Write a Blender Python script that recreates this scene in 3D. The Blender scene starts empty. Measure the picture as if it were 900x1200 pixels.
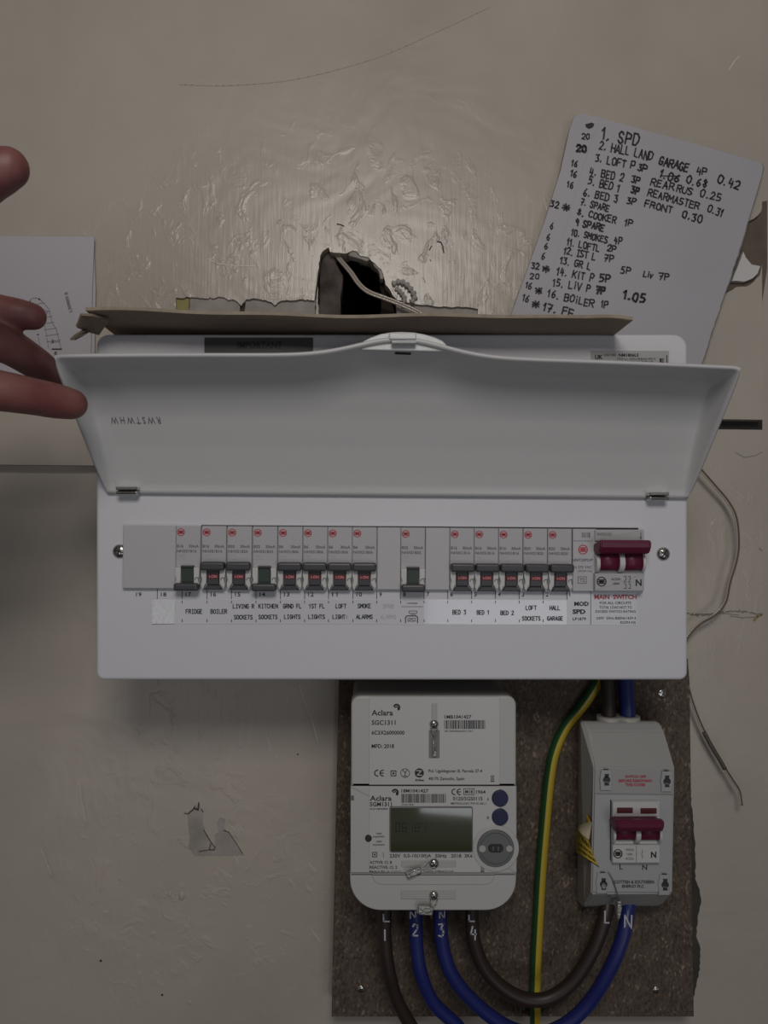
import bpy, bmesh, math, random
from mathutils import Vector, Matrix, Euler
from math import sin, cos, pi, radians

rnd = random.Random(7)
SC = bpy.context.scene
COL = SC.collection

# ------------------------------------------------------------------ camera
FPX = 906.0
CAM = Vector((0.0, -0.672, 1.5))
ROT = Matrix.Rotation(radians(-1.6), 3, 'Z') @ Matrix.Rotation(radians(90 + 1.1), 3, 'X') @ Matrix.Rotation(radians(0.45), 3, 'Z')
cd = bpy.data.cameras.new('camera')
cd.sensor_fit = 'VERTICAL'; cd.sensor_height = 36.0; cd.sensor_width = 27.0
cd.lens = FPX / 1200.0 * 36.0
cd.clip_start = 0.01
cam = bpy.data.objects.new('camera', cd)
cam.location = CAM; cam.rotation_euler = ROT.to_euler()
COL.objects.link(cam); SC.camera = cam

# ------------------------------------------------------------------ world, lights, exposure
wd = bpy.data.worlds.new('room_light'); SC.world = wd; wd.use_nodes = True
bgn = wd.node_tree.nodes['Background']
bgn.inputs[0].default_value = (1.0, 0.985, 0.97, 1); bgn.inputs[1].default_value = 0.060
SC.view_settings.view_transform = 'Standard'; SC.view_settings.look = 'None'
SC.view_settings.exposure = 0.17; SC.view_settings.gamma = 1.0; SC.view_settings.use_curve_mapping = False

def area(name, loc, target, w, h, power, col):
    l = bpy.data.lights.new(name, 'AREA'); l.shape = 'RECTANGLE'; l.size = w; l.size_y = h
    l.energy = power; l.color = col
    o = bpy.data.objects.new(name, l); o.location = loc
    o.rotation_euler = (Vector(target) - Vector(loc)).to_track_quat('-Z', 'Y').to_euler()
    COL.objects.link(o); return o
area('hall_lamp', (0.02, -1.15, 2.06), (0.0, 0.0, 1.62), 0.36, 0.28, 3.7, (1.0, 0.94, 0.87))
area('window_daylight', (0.70, -2.6, 0.85), (0.05, 0.0, 1.35), 0.9, 1.0, 4.2, (0.93, 0.95, 1.0))
area('door_daylight', (-0.75, -2.2, 0.90), (-0.1, 0.0, 1.35), 0.45, 0.8, 1.0, (0.95, 0.96, 1.0))

# ------------------------------------------------------------------ placing helpers
def W(px, py, y):
    """pixel of the photograph -> the point on the vertical plane at depth y"""
    d = ROT @ Vector(((px - 450.0) / FPX, -(py - 600.0) / FPX, -1.0))
    return CAM + d * ((y - CAM.y) / d.y)
def S(y): return (y - CAM.y) / FPX

# ------------------------------------------------------------------ materials
def mat(name, col, rough=0.5, metal=0.0, spec=0.5, vary=0.0, vscale=20.0, col2=None, bump=0.0, bscale=80.0, coat=0.0,
        stretch=(1, 1, 1), detail=4.0, emit=None, alpha=1.0, trans=0.0):
    m = bpy.data.materials.new(name); m.use_nodes = True
    nt = m.node_tree; p = nt.nodes['Principled BSDF']
    p.inputs['Base Color'].default_value = (*col, 1); p.inputs['Roughness'].default_value = rough
    p.inputs['Metallic'].default_value = metal; p.inputs['Specular IOR Level'].default_value = spec
    p.inputs['Coat Weight'].default_value = coat; p.inputs['Transmission Weight'].default_value = trans
    p.inputs['Alpha'].default_value = alpha
    tc = nt.nodes.new('ShaderNodeTexCoord'); mp = nt.nodes.new('ShaderNodeMapping')
    mp.inputs['Scale'].default_value = stretch
    nt.links.new(tc.outputs['Object'], mp.inputs[0])
    if vary > 0 or col2:
        n = nt.nodes.new('ShaderNodeTexNoise'); n.inputs['Scale'].default_value = vscale; n.inputs['Detail'].default_value = detail
        nt.links.new(mp.outputs[0], n.inputs['Vector'])
        r = nt.nodes.new('ShaderNodeValToRGB')
        c2 = col2 or tuple(c * (1 - vary) for c in col)
        r.color_ramp.elements[0].position = 0.32; r.color_ramp.elements[1].position = 0.68
        r.color_ramp.elements[0].color = (*c2, 1); r.color_ramp.elements[1].color = (*col, 1)
        nt.links.new(n.outputs['Fac'], r.inputs[0]); nt.links.new(r.outputs[0], p.inputs['Base Color'])
    if bump > 0:
        n = nt.nodes.new('ShaderNodeTexNoise'); n.inputs['Scale'].default_value = bscale; n.inputs['Detail'].default_value = detail
        nt.links.new(mp.outputs[0], n.inputs['Vector'])
        b = nt.nodes.new('ShaderNodeBump'); b.inputs['Strength'].default_value = bump; b.inputs['Distance'].default_value = 0.002
        nt.links.new(n.outputs['Fac'], b.inputs['Height']); nt.links.new(b.outputs[0], p.inputs['Normal'])
    return m

BRUSHED = [(230, 320, .13, .10), (430, 310, .15, .11), (600, 330, .10, .08), (230, 870, .09, .20), (200, 1060, .13, .12), (860, 640, .06, .10)]
def wall_paint(name, col):
    """glossy cream paint: long vertical brush marks over lumpy plaster, faint grime"""
    m = bpy.data.materials.new(name); m.use_nodes = True
    nt = m.node_tree; p = nt.nodes['Principled BSDF']; L = nt.links.new
    tc = nt.nodes.new('ShaderNodeTexCoord')
    def noise(sc, st, det=4.0, rough=0.5, dist=0.0):
        mp = nt.nodes.new('ShaderNodeMapping'); mp.inputs['Scale'].default_value = st
        n = nt.nodes.new('ShaderNodeTexNoise'); n.inputs['Scale'].default_value = sc; n.inputs['Detail'].default_value = det
        n.inputs['Roughness'].default_value = rough; n.inputs['Distortion'].default_value = dist
        L(tc.outputs['Object'], mp.inputs[0]); L(mp.outputs[0], n.inputs['Vector']); return n.outputs['Fac']
    def math2(op, a, b):
        q = nt.nodes.new('ShaderNodeMath'); q.operation = op
        for i, v in enumerate((a, b)):
            if isinstance(v, (int, float)): q.inputs[i].default_value = v
            else: L(v, q.inputs[i])
        return q.outputs[0]
    streak = noise(60, (6, 1, 0.5), 3)
    lump = noise(9, (1, 1, 1.2), 3, 0.55, 0.6)
    wrinkle = noise(52, (1.0, 1, 0.8), 4, 0.55, 1.0)
    blob = nt.nodes.new('ShaderNodeMapRange'); blob.interpolation_type = 'SMOOTHSTEP'; blob.inputs[1].default_value = 0.53; blob.inputs[2].default_value = 0.70
    L(wrinkle, blob.inputs[0]); mask = noise(3.1, (1, 1, 1), 2)
    # the thickly brushed patches: where someone painted over filler
    tot = None
    for (px, py, rx, rz) in BRUSHED:
        c = W(px, py, 0.0)
        sb = nt.nodes.new('ShaderNodeVectorMath'); sb.operation = 'SUBTRACT'; sb.inputs[1].default_value = c; L(tc.outputs['Object'], sb.inputs[0])
        ml = nt.nodes.new('ShaderNodeVectorMath'); ml.operation = 'MULTIPLY'; ml.inputs[1].default_value = (1 / rx, 0, 1 / rz); L(sb.outputs[0], ml.inputs[0])
        ln = nt.nodes.new('ShaderNodeVectorMath'); ln.operation = 'LENGTH'; L(ml.outputs[0], ln.inputs[0])
        d = math2('SUBTRACT', 1.0, ln.outputs['Value'])
        tot = d if tot is None else math2('MAXIMUM', tot, d)
    mk = nt.nodes.new('ShaderNodeMapRange'); mk.inputs[1].default_value = -0.15; mk.inputs[2].default_value = 0.45; mk.inputs[3].default_value = 0.12
    L(math2('ADD', tot, math2('MULTIPLY', math2('SUBTRACT', mask, 0.5), 1.6)), mk.inputs[0])
    h = math2('ADD', math2('MULTIPLY', math2('MULTIPLY', streak, 0.10), mk.outputs[0]), math2('MULTIPLY', lump, 1.3))
    h = math2('ADD', h, math2('MULTIPLY', math2('MULTIPLY', blob.outputs[0], 0.19), mk.outputs[0]))
    b = nt.nodes.new('ShaderNodeBump'); b.inputs['Strength'].default_value = 0.85; b.inputs['Distance'].default_value = 0.0022
    L(h, b.inputs['Height']); L(b.outputs[0], p.inputs['Normal'])
    r = nt.nodes.new('ShaderNodeValToRGB')
    r.color_ramp.elements[0].position = 0.30; r.color_ramp.elements[0].color = (*[c * 0.84 for c in col], 1)
    r.color_ramp.elements[1].position = 0.62; r.color_ramp.elements[1].color = (*col, 1)
    L(noise(5.0, (1, 1, 0.8), 5, 0.6), r.inputs[0]); L(r.outputs[0], p.inputs['Base Color'])
    p.inputs['Roughness'].default_value = 0.30; p.inputs['Specular IOR Level'].default_value = 0.5
    return m

def chipboard():
    m = bpy.data.materials.new('chipboard'); m.use_nodes = True
    nt = m.node_tree; p = nt.nodes['Principled BSDF']; L = nt.links.new
    tc = nt.nodes.new('ShaderNodeTexCoord')
    v = nt.nodes.new('ShaderNodeTexVoronoi'); v.inputs['Scale'].default_value = 700; v.inputs['Randomness'].default_value = 1
    mp = nt.nodes.new('ShaderNodeMapping'); mp.inputs['Scale'].default_value = (1, 1, 0.55); mp.inputs['Rotation'].default_value = (0, 0.5, 0)
    n = nt.nodes.new('ShaderNodeTexNoise'); n.inputs['Scale'].default_value = 60; n.inputs['Detail'].default_value = 6
    L(tc.outputs['Object'], mp.inputs[0]); L(mp.outputs[0], v.inputs['Vector']); L(tc.outputs['Object'], n.inputs['Vector'])
    sx = nt.nodes.new('ShaderNodeSeparateColor'); L(v.outputs['Color'], sx.inputs[0])
    mx = nt.nodes.new('ShaderNodeMath'); mx.operation = 'MULTIPLY_ADD'; mx.inputs[1].default_value = 0.55
    L(sx.outputs[0], mx.inputs[0])
    m2 = nt.nodes.new('ShaderNodeMath'); m2.operation = 'MULTIPLY'; m2.inputs[1].default_value = 0.55; L(n.outputs['Fac'], m2.inputs[0])
    L(m2.outputs[0], mx.inputs[2])
    r = nt.nodes.new('ShaderNodeValToRGB'); e = r.color_ramp.elements
    e[0].position = 0.12; e[0].color = (0.04, 0.026, 0.019, 1); e[1].position = 0.97; e[1].color = (0.36, 0.29, 0.22, 1)
    a = e.new(0.40); a.color = (0.082, 0.060, 0.046, 1); a = e.new(0.78); a.color = (0.125, 0.095, 0.075, 1)
    L(mx.outputs[0], r.inputs[0]); L(r.outputs[0], p.inputs['Base Color'])
    b = nt.nodes.new('ShaderNodeBump'); b.inputs['Strength'].default_value = 0.5; b.inputs['Distance'].default_value = 0.001
    L(mx.outputs[0], b.inputs['Height']); L(b.outputs[0], p.inputs['Normal'])
    p.inputs['Roughness'].default_value = 0.8
    return m

M = {}
M['wall'] = wall_paint('cream_gloss_paint', (0.515, 0.465, 0.41))
M['plaster'] = mat('grey_plaster', (0.42, 0.385, 0.36), 0.85, vary=0.25, vscale=60, bump=0.5, bscale=150)
M['old_green'] = mat('old_yellow_green_paint', (0.34, 0.31, 0.12), 0.7, vary=0.2, vscale=90)
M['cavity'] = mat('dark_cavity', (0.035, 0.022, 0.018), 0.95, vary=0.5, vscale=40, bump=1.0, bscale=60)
M['old_wood'] = mat('dirty_wood_edge', (0.12, 0.095, 0.085), 0.8, col2=(0.035, 0.027, 0.024), vscale=60, bump=0.8, bscale=90)
M['brown_chip'] = mat('brown_exposed_board', (0.16, 0.125, 0.095), 0.85, vary=0.3, vscale=50, bump=0.4)
M['smear'] = mat('dark_green_smear', (0.06, 0.055, 0.042), 0.8, vary=.3, vscale=60)
M['carpet'] = mat('brown_carpet', (0.10, 0.085, 0.07), 0.95, vary=.3, vscale=200, bump=.5, bscale=400)
M['grime'] = mat('grime', (0.06, 0.05, 0.04), 0.9)
M['crack'] = mat('crack_dirt', (0.24, 0.22, 0.185), 0.8)
M['gap'] = mat('black_gap_strip', (0.02, 0.019, 0.018), 0.6)
M['scratch'] = mat('pale_scratch', (0.66, 0.62, 0.56), 0.35)
M['faint_line'] = mat('faint_scuff', (0.455, 0.41, 0.36), 0.35)
M['chipboard'] = chipboard()
M['box'] = mat('white_powder_coat', (0.66, 0.665, 0.715), 0.42, bump=0.12, bscale=900, detail=2)
M['lid'] = mat('lid_plastic', (0.61, 0.615, 0.63), 0.33, bump=0.04, bscale=700, detail=2)
M['module'] = mat('grey_module_plastic', (0.46, 0.46, 0.485), 0.45)
M['module_blank'] = mat('blank_plastic', (0.50, 0.50, 0.53), 0.4)
M['shoulder'] = mat('pale_module_plastic', (0.60, 0.60, 0.60), 0.4)
M['dark'] = mat('dark_grey_plastic', (0.055, 0.058, 0.066), 0.4)
M['darker'] = mat('black_plastic', (0.02, 0.021, 0.024), 0.45)
M['green'] = mat('dark_green_indicator', (0.03, 0.05, 0.042), 0.4)
M['maroon'] = mat('maroon_plastic', (0.125, 0.010, 0.040), 0.42)
M['ink'] = mat('black_ink', (0.022, 0.022, 0.026), 0.6)
M['grey_ink'] = mat('grey_ink', (0.16, 0.16, 0.18), 0.6)
M['faint_ink'] = mat('faint_ink', (0.50, 0.50, 0.54), 0.5)
M['red'] = mat('red_ink', (0.50, 0.06, 0.09), 0.5)
M['redtag'] = mat('red_tag', (0.085, 0.008, 0.014), 0.5)
M['redtext'] = mat('pink_tag_text', (0.75, 0.25, 0.28), 0.5)
M['chrome'] = mat('zinc_plated_steel', (0.55, 0.54, 0.52), 0.25, metal=1.0)
M['steel'] = mat('seal_wire_steel', (0.36, 0.36, 0.36), 0.4, metal=0.9)
M['seal'] = mat('crimp_seal_metal', (0.42, 0.42, 0.40), 0.35, metal=0.7, bump=0.6, bscale=300)
M['sticker'] = mat('glossy_paper_sticker', (0.66, 0.665, 0.72), 0.22)
M['sticker_glare'] = mat('sticker_with_painted_glare', (0.78, 0.79, 0.88), 0.17, coat=0.5)  # brighter copy of the sticker colour, with the glare painted in
M['tape'] = mat('tape_with_painted_shine', (0.74, 0.75, 0.80), 0.16, coat=0.5, bump=0.3, bscale=120)  # clear tape given a pale colour that stands for its shine
M['label_dark'] = mat('dark_grey_label', (0.07, 0.07, 0.078), 0.45)
M['label_silver'] = mat('silver_label', (0.42, 0.42, 0.43), 0.4)
M['cardboard'] = mat('cardboard', (0.24, 0.19, 0.145), 0.85, vary=0.15, vscale=25, bump=0.2, bscale=200)
M['cardboard_edge'] = mat('cardboard_edge', (0.36, 0.30, 0.235), 0.9, vary=0.25, vscale=150)
M['card'] = mat('white_coated_card', (0.44, 0.43, 0.475), 0.5, vary=0.06, vscale=12)
M['card_core'] = mat('grey_card_core', (0.24, 0.22, 0.20), 0.9, vary=0.3, vscale=200)
M['crease'] = mat('card_crease', (0.44, 0.42, 0.45), 0.6)
M['paper'] = mat('booklet_paper', (0.50, 0.48, 0.52), 0.6)
M['paper_torn'] = mat('torn_white_paper', (0.62, 0.61, 0.62), 0.6)
M['meter'] = mat('meter_plastic', (0.50, 0.495, 0.49), 0.42)
M['meter_shell'] = mat('meter_back_shell', (0.34, 0.325, 0.30), 0.5)
M['meter_plate'] = mat('meter_label_plate', (0.54, 0.54, 0.545), 0.35)
M['pocket'] = mat('meter_pocket', (0.22, 0.215, 0.20), 0.5)
M['recess'] = mat('meter_recess', (0.43, 0.43, 0.42), 0.4)
M['port'] = mat('port_grey', (0.13, 0.135, 0.14), 0.35)
M['blue_button'] = mat('navy_button', (0.010, 0.015, 0.07), 0.5)
M['lcd'] = mat('lcd_glass', (0.050, 0.056, 0.030), 0.06, coat=1.0, spec=0.9)
M['lcd_ink'] = mat('lcd_digits', (0.025, 0.03, 0.015), 0.1, coat=1.0)
M['isolator'] = mat('isolator_plastic', (0.35, 0.35, 0.345), 0.45)
M['isolator_front'] = mat('isolator_label', (0.38, 0.39, 0.405), 0.4)
M['iso_side'] = mat('isolator_side', (0.30, 0.29, 0.275), 0.5)
M['brown_cable'] = mat('brown_cable', (0.030, 0.019, 0.016), 0.45)
M['blue_cable'] = mat('blue_cable', (0.014, 0.022, 0.15), 0.4)
M['earth_green'] = mat('earth_green', (0.015, 0.075, 0.02), 0.4)
M['earth_yellow'] = mat('earth_yellow', (0.50, 0.37, 0.03), 0.4)
M['marker'] = mat('white_marker', (0.50, 0.50, 0.56), 0.5)
M['twin'] = mat('clear_twin_wire', (0.42, 0.37, 0.32), 0.25, coat=0.6)
M['twin_dark'] = mat('brown_wire_core', (0.13, 0.085, 0.06), 0.4)
M['sleeve'] = mat('dark_wire_sleeve', (0.10, 0.085, 0.07), 0.6)
M['yellow'] = mat('warning_yellow', (0.60, 0.43, 0.05), 0.45)
M['cream'] = mat('sticker_back', (0.50, 0.45, 0.33), 0.6)
M['collar'] = mat('cable_collar', (0.47, 0.45, 0.42), 0.5)

# ------------------------------------------------------------------ objects
def obj(name, bm, m, parent=None, label=None, smooth=False, kind=None, local=None):
    """link a bmesh as ONE mesh object; meshes are in world coordinates unless a local origin is given"""
    me = bpy.data.meshes.new(name)
    if smooth:
        for f in bm.faces: f.smooth = True
    bm.to_mesh(me); bm.free()
    for q in (m if isinstance(m, (list, tuple)) else [m]): me.materials.append(M[q])
    return link(name, me, parent, label, kind, local)
def link(name, me, parent=None, label=None, kind=None, local=None):
    o = bpy.data.objects.new(name, me); COL.objects.link(o)
    if parent is not None:
        o.parent = parent
        wl = Vector((0, 0, 0)); q = parent
        while q is not None: wl += q.location; q = q.parent
        o.location = (local if local is not None else Vector((0, 0, 0))) - wl
    elif local is not None: o.location = local
    if label: o['label'] = label
    if kind: o['kind'] = kind
    return o
def thing(name, label, cat, loc, group=None):
    o = bpy.data.objects.new(name, None); o.empty_display_size = 0.02; COL.objects.link(o)
    o.location = loc; o['label'] = label; o['category'] = cat
    if group: o['group'] = group
    return o
def tag(o, label, cat, group=None):
    o['label'] = label; o['category'] = cat
    if group: o['group'] = group
    return o

# ------------------------------------------------------------------ shapes
def rr(x0, y0, x1, y1, r=0.0, seg=6):
    rs = r if isinstance(r, (list, tuple)) else [r] * 4           # tl tr br bl
    cs = [(x0, y0, 180, rs[0], 1, 1), (x1, y0, 270, rs[1], -1, 1), (x1, y1, 0, rs[2], -1, -1), (x0, y1, 90, rs[3], 1, -1)]
    out = []
    for cx, cy, a0, q, sx, sy in cs:
        if q <= 0: out.append((cx, cy)); continue
        for k in range(seg + 1):
            a = radians(a0 + 90.0 * k / seg)
            out.append((cx + sx * q + q * cos(a), cy + sy * q + q * sin(a)))
    return out
def circ(cx, cy, r, n=24): return [(cx + r * cos(2 * pi * k / n), cy + r * sin(2 * pi * k / n)) for k in range(n)]
def rotp(pts, cx, cy, deg):
    a = radians(deg)
    return [(cx + (x - cx) * cos(a) - (y - cy) * sin(a), cy + (x - cx) * sin(a) + (y - cy) * cos(a)) for x, y in pts]

def offset(P, d):
    """inset a closed (x, z) ring by d"""
    A = sum(P[i][0] * P[(i + 1) % len(P)][1] - P[(i + 1) % len(P)][0] * P[i][1] for i in range(len(P)))
    sg = 1 if A > 0 else -1
    out = []
    n = len(P)
    for i in range(n):
        p0, p1, p2 = P[i - 1], P[i], P[(i + 1) % n]
        def nrm(a, b):
            dx, dz = b[0] - a[0], b[1] - a[1]; l = math.hypot(dx, dz) or 1e-9
            return (-dz / l * sg, dx / l * sg)
        n1, n2 = nrm(p0, p1), nrm(p1, p2)
        bx, bz = n1[0] + n2[0], n1[1] + n2[1]; l2 = bx * bx + bz * bz
        k = 2.0 / l2 if l2 > 0.3 else 1.0
        out.append((p1[0] + bx * k * d, p1[1] + bz * k * d))
    return out
def slab_into(bm, P, yf, yb, bev=0.0, seg=2, mi=0):
    rings = []
    if bev > 0:
        for k in range(seg + 1):
            a = pi / 2 * k / seg
            rings.append((offset(P, bev * (1 - sin(a))), yf + bev * (1 - cos(a))))
    else: rings.append((P, yf))
    rings.append((P, yb))
    vs = [[bm.verts.new((x, y, z)) for x, z in R] for R, y in rings]
    n = len(P); fs = []
    for a, b in zip(vs, vs[1:]):
        for i in range(n): fs.append(bm.faces.new((a[i], a[(i + 1) % n], b[(i + 1) % n], b[i])))
    fs.append(bm.faces.new(vs[0])); fs.append(bm.faces.new(list(reversed(vs[-1]))))
    for f in fs: f.material_index = mi
    bmesh.ops.recalc_face_normals(bm, faces=fs)
def slab(pts, yf, yb, bev=0.0, seg=2, fn=None):
    """pixel outline on the plane yf, extruded straight back to yb"""
    bm = bmesh.new(); add_slab(bm, pts, yf, yb, bev, seg, fn); return bm
def add_slab(bm, pts, yf, yb, bev=0.0, seg=2, fn=None, mi=0):
    f = fn or (lambda x, y: W(x, y, yf))
    P = [(v.x, v.z) for v in (f(x, y) for x, y in pts)]
    slab_into(bm, P, yf, yb, bev, seg, mi)

def catmull(pts, n=8):
    P = [Vector(p) for p in pts]
    P = [P[0] * 2 - P[1]] + P + [P[-1] * 2 - P[-2]]
    out = []
    for i in range(1, len(P) - 2):
        a, b, c, d = P[i - 1:i + 3]
        for k in range(n):
            t = k / n
            out.append(0.5 * ((2 * b) + (c - a) * t + (2 * a - 5 * b + 4 * c - d) * t * t + (3 * b - a - 3 * c + d) * t ** 3))
    out.append(P[-2]); return out
def tube(bm, path, r, seg=10, mi=None, cap=True):
    path = [Vector(p) for p in path]
    rs = r if isinstance(r, (list, tuple)) else [r] * len(path)
    up = Vector((0, 1, 0)); rings = []
    for i, p in enumerate(path):
        t = (path[min(i + 1, len(path) - 1)] - path[max(i - 1, 0)]).normalized()
        s = t.cross(up)
        if s.length < 1e-4: s = t.cross(Vector((1, 0, 0)))
        s.normalize(); u = s.cross(t).normalized()
        rings.append([bm.verts.new(p + (s * cos(2 * pi * k / seg) + u * sin(2 * pi * k / seg)) * rs[i]) for k in range(seg)])
    fs = []
    for a, b in zip(rings, rings[1:]):
        for k in range(seg):
            f = bm.faces.new((a[k], a[(k + 1) % seg], b[(k + 1) % seg], b[k])); f.smooth = True; fs.append(f)
            if mi: f.material_index = mi(k, seg)
    if cap:
        fs.append(bm.faces.new(list(reversed(rings[0])))); fs.append(bm.faces.new(rings[-1]))
    bmesh.ops.recalc_face_normals(bm, faces=fs)

def plate(outer, holes, yf, yb):
    """flat sheet with holes cut through: outer/holes are (x, z) rings in metres"""
    cu = bpy.data.curves.new('sheet', 'CURVE'); cu.dimensions = '2D'; cu.fill_mode = 'BOTH'; cu.extrude = (yb - yf) / 2
    for R in [outer] + holes:
        sp = cu.splines.new('POLY'); sp.points.add(len(R) - 1)
        for q, (x, z) in zip(sp.points, R): q.co = (x, z, 0, 1)
        sp.use_cyclic_u = True
    o = bpy.data.objects.new('sheet', cu); me = o.to_mesh()
    bm = bmesh.new(); bm.from_mesh(me); o.to_mesh_clear()
    bpy.data.objects.remove(o); bpy.data.curves.remove(cu)
    for v in bm.verts: v.co = Vector((v.co.x, (yf + yb) / 2 + v.co.z, v.co.y))
    bmesh.ops.recalc_face_normals(bm, faces=bm.faces)
    return bm
def jag(pts, amp, step=3.0, close=True):
    out = []; n = len(pts)
    for i in range(n if close else n - 1):
        a, b = pts[i], pts[(i + 1) % n]; l = math.hypot(b[0] - a[0], b[1] - a[1]); k = max(1, int(l / step))
        for j in range(k):
            t = j / k; w = amp if j else amp * 0.4
            out.append((a[0] + (b[0] - a[0]) * t + rnd.uniform(-w, w), a[1] + (b[1] - a[1]) * t + rnd.uniform(-w, w)))
    return out
def PX(pts, y): return [(v.x, v.z) for v in (W(a, b, y) for a, b in pts)]

# ------------------------------------------------------------------ lettering
GLY = {}
def glyphs(s, bold=0.0):
    k = (s, bold)
    if k not in GLY:
        cu = bpy.data.curves.new('t', 'FONT'); cu.body = s; cu.resolution_u = 2; cu.offset = bold; cu.fill_mode = 'FRONT'
        o = bpy.data.objects.new('t', cu); me = o.to_mesh()
        vs = [(v.co.x, v.co.y) for v in me.vertices]; fs = [tuple(p.vertices) for p in me.polygons]
        o.to_mesh_clear(); bpy.data.objects.remove(o); bpy.data.curves.remove(cu)
        xs = [v[0] for v in vs] or [0, 1]; ys = [v[1] for v in vs] or [0, 1]
        GLY[k] = (vs, fs, min(xs), max(xs), min(ys), max(ys))
    return GLY[k]
ST = {  # a stroke alphabet on a 4 x 6 grid
'A': [[(0, 0), (2, 6), (4, 0)], [(.8, 2.2), (3.2, 2.2)]], 'B': [[(0, 0), (0, 6), (2.6, 6), (3.5, 5), (3.3, 3.7), (2.2, 3.2), (0, 3.2)], [(2.2, 3.2), (3.7, 2.5), (3.8, .9), (2.6, 0), (0, 0)]],
'C': [[(3.8, 5), (2.8, 6), (1.2, 6), (.1, 4.6), (.1, 1.4), (1.2, 0), (2.8, 0), (3.8, 1)]], 'D': [[(0, 0), (0, 6), (2.2, 6), (3.8, 4.4), (3.8, 1.6), (2.2, 0), (0, 0)]],
'E': [[(3.6, 6), (0, 6), (0, 0), (3.7, 0)], [(0, 3.1), (3, 3.1)]], 'F': [[(3.6, 6), (0, 6), (0, 0)], [(0, 3.1), (3, 3.1)]],
'G': [[(3.8, 5), (2.8, 6), (1.2, 6), (.1, 4.6), (.1, 1.4), (1.2, 0), (2.8, 0), (3.8, 1), (3.8, 2.8), (2.2, 2.8)]], 'H': [[(0, 0), (0, 6)], [(4, 0), (4, 6)], [(0, 3), (4, 3)]],
'I': [[(2, 0), (2, 6)], [(.9, 6), (3.1, 6)], [(.9, 0), (3.1, 0)]], '|': [[(2, 0), (2, 6)]], 'i': [[(2, 0), (2, 4)], [(2, 5.4), (2.1, 6)]], 'K': [[(0, 0), (0, 6)], [(3.8, 6), (0, 2.6)], [(1.2, 3.5), (4, 0)]],
'L': [[(0, 6), (0, 0), (3.6, 0)]], 'M': [[(0, 0), (0, 6), (2, 2.6), (4, 6), (4, 0)]], 'N': [[(0, 0), (0, 6), (4, 0), (4, 6)]],
'O': [[(1.3, 6), (2.7, 6), (3.9, 4.6), (3.9, 1.4), (2.7, 0), (1.3, 0), (.1, 1.4), (.1, 4.6), (1.3, 6)]], 'P': [[(0, 0), (0, 6), (2.8, 6), (3.8, 5), (3.6, 3.4), (2.4, 2.8), (0, 2.8)]],
'R': [[(0, 0), (0, 6), (2.8, 6), (3.8, 5), (3.6, 3.6), (2.4, 3), (0, 3)], [(1.8, 3), (4, 0)]], 'S': [[(3.7, 5.2), (2.7, 6), (1.2, 6), (.2, 4.9), (.8, 3.5), (3, 2.6), (3.8, 1.3), (2.8, 0), (1.1, 0), (.1, .9)]],
'T': [[(0, 6), (4, 6)], [(2, 6), (2, 0)]], 'U': [[(0, 6), (0, 1.2), (1.2, 0), (2.8, 0), (4, 1.2), (4, 6)]], 'V': [[(0, 6), (2, 0), (4, 6)]], 'v': [[(.3, 4), (1.8, .3), (3.7, 4)]], 'W': [[(0, 6), (1, 0), (2, 4), (3, 0), (4, 6)]], 'Y': [[(0, 6), (2, 3), (4, 6)], [(2, 3), (2, 0)]],
'0': [[(1.3, 6), (2.7, 6), (3.7, 4.6), (3.7, 1.4), (2.7, 0), (1.3, 0), (.3, 1.4), (.3, 4.6), (1.3, 6)]], '1': [[(.8, 4.4), (2.2, 6), (2.2, 0)]], '2': [[(.3, 4.8), (1.2, 6), (2.8, 6), (3.7, 4.8), (3.2, 3.2), (.2, 0), (3.9, 0)]],
'3': [[(.3, 5.6), (3.5, 5.9), (1.8, 3.5), (3.3, 3), (3.7, 1.4), (2.6, 0), (.3, .4)]], '4': [[(1.2, 6), (.3, 2.4), (3.8, 2.4)], [(3, 4.6), (2.9, -.4)]], '5': [[(3.7, 6), (.8, 6), (.5, 3.4), (2.6, 3.6), (3.7, 2.2), (3, .4), (.4, 0)]],
'6': [[(3, 6), (1.1, 4), (.3, 1.8), (1.3, 0), (2.8, 0), (3.7, 1.5), (2.6, 2.9), (.7, 2.4)]], '7': [[(.2, 6), (3.8, 6), (1.6, 0)], [(1, 3), (3.6, 3)]], '8': [[(2, 3.2), (.6, 4.6), (2, 6), (3.4, 4.6), (2, 3.2), (.4, 1.4), (2, 0), (3.6, 1.4), (2, 3.2)]],
'9': [[(3.5, 4), (2, 3), (.6, 4.4), (1.8, 6), (3.5, 5), (3.2, 0)]], '.': [[(1.6, 0), (2.1, .5)]], '*': [[(.3, 1), (3.7, 5)], [(3.7, 1), (.3, 5)], [(0, 3), (4, 3)], [(2, 5.8), (2, .2)]], ' ': [], '-': [[(.6, 3), (3.4, 3)]], ':': [[(2, 1), (2, 1.5)], [(2, 4), (2, 4.5)]]}

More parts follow.
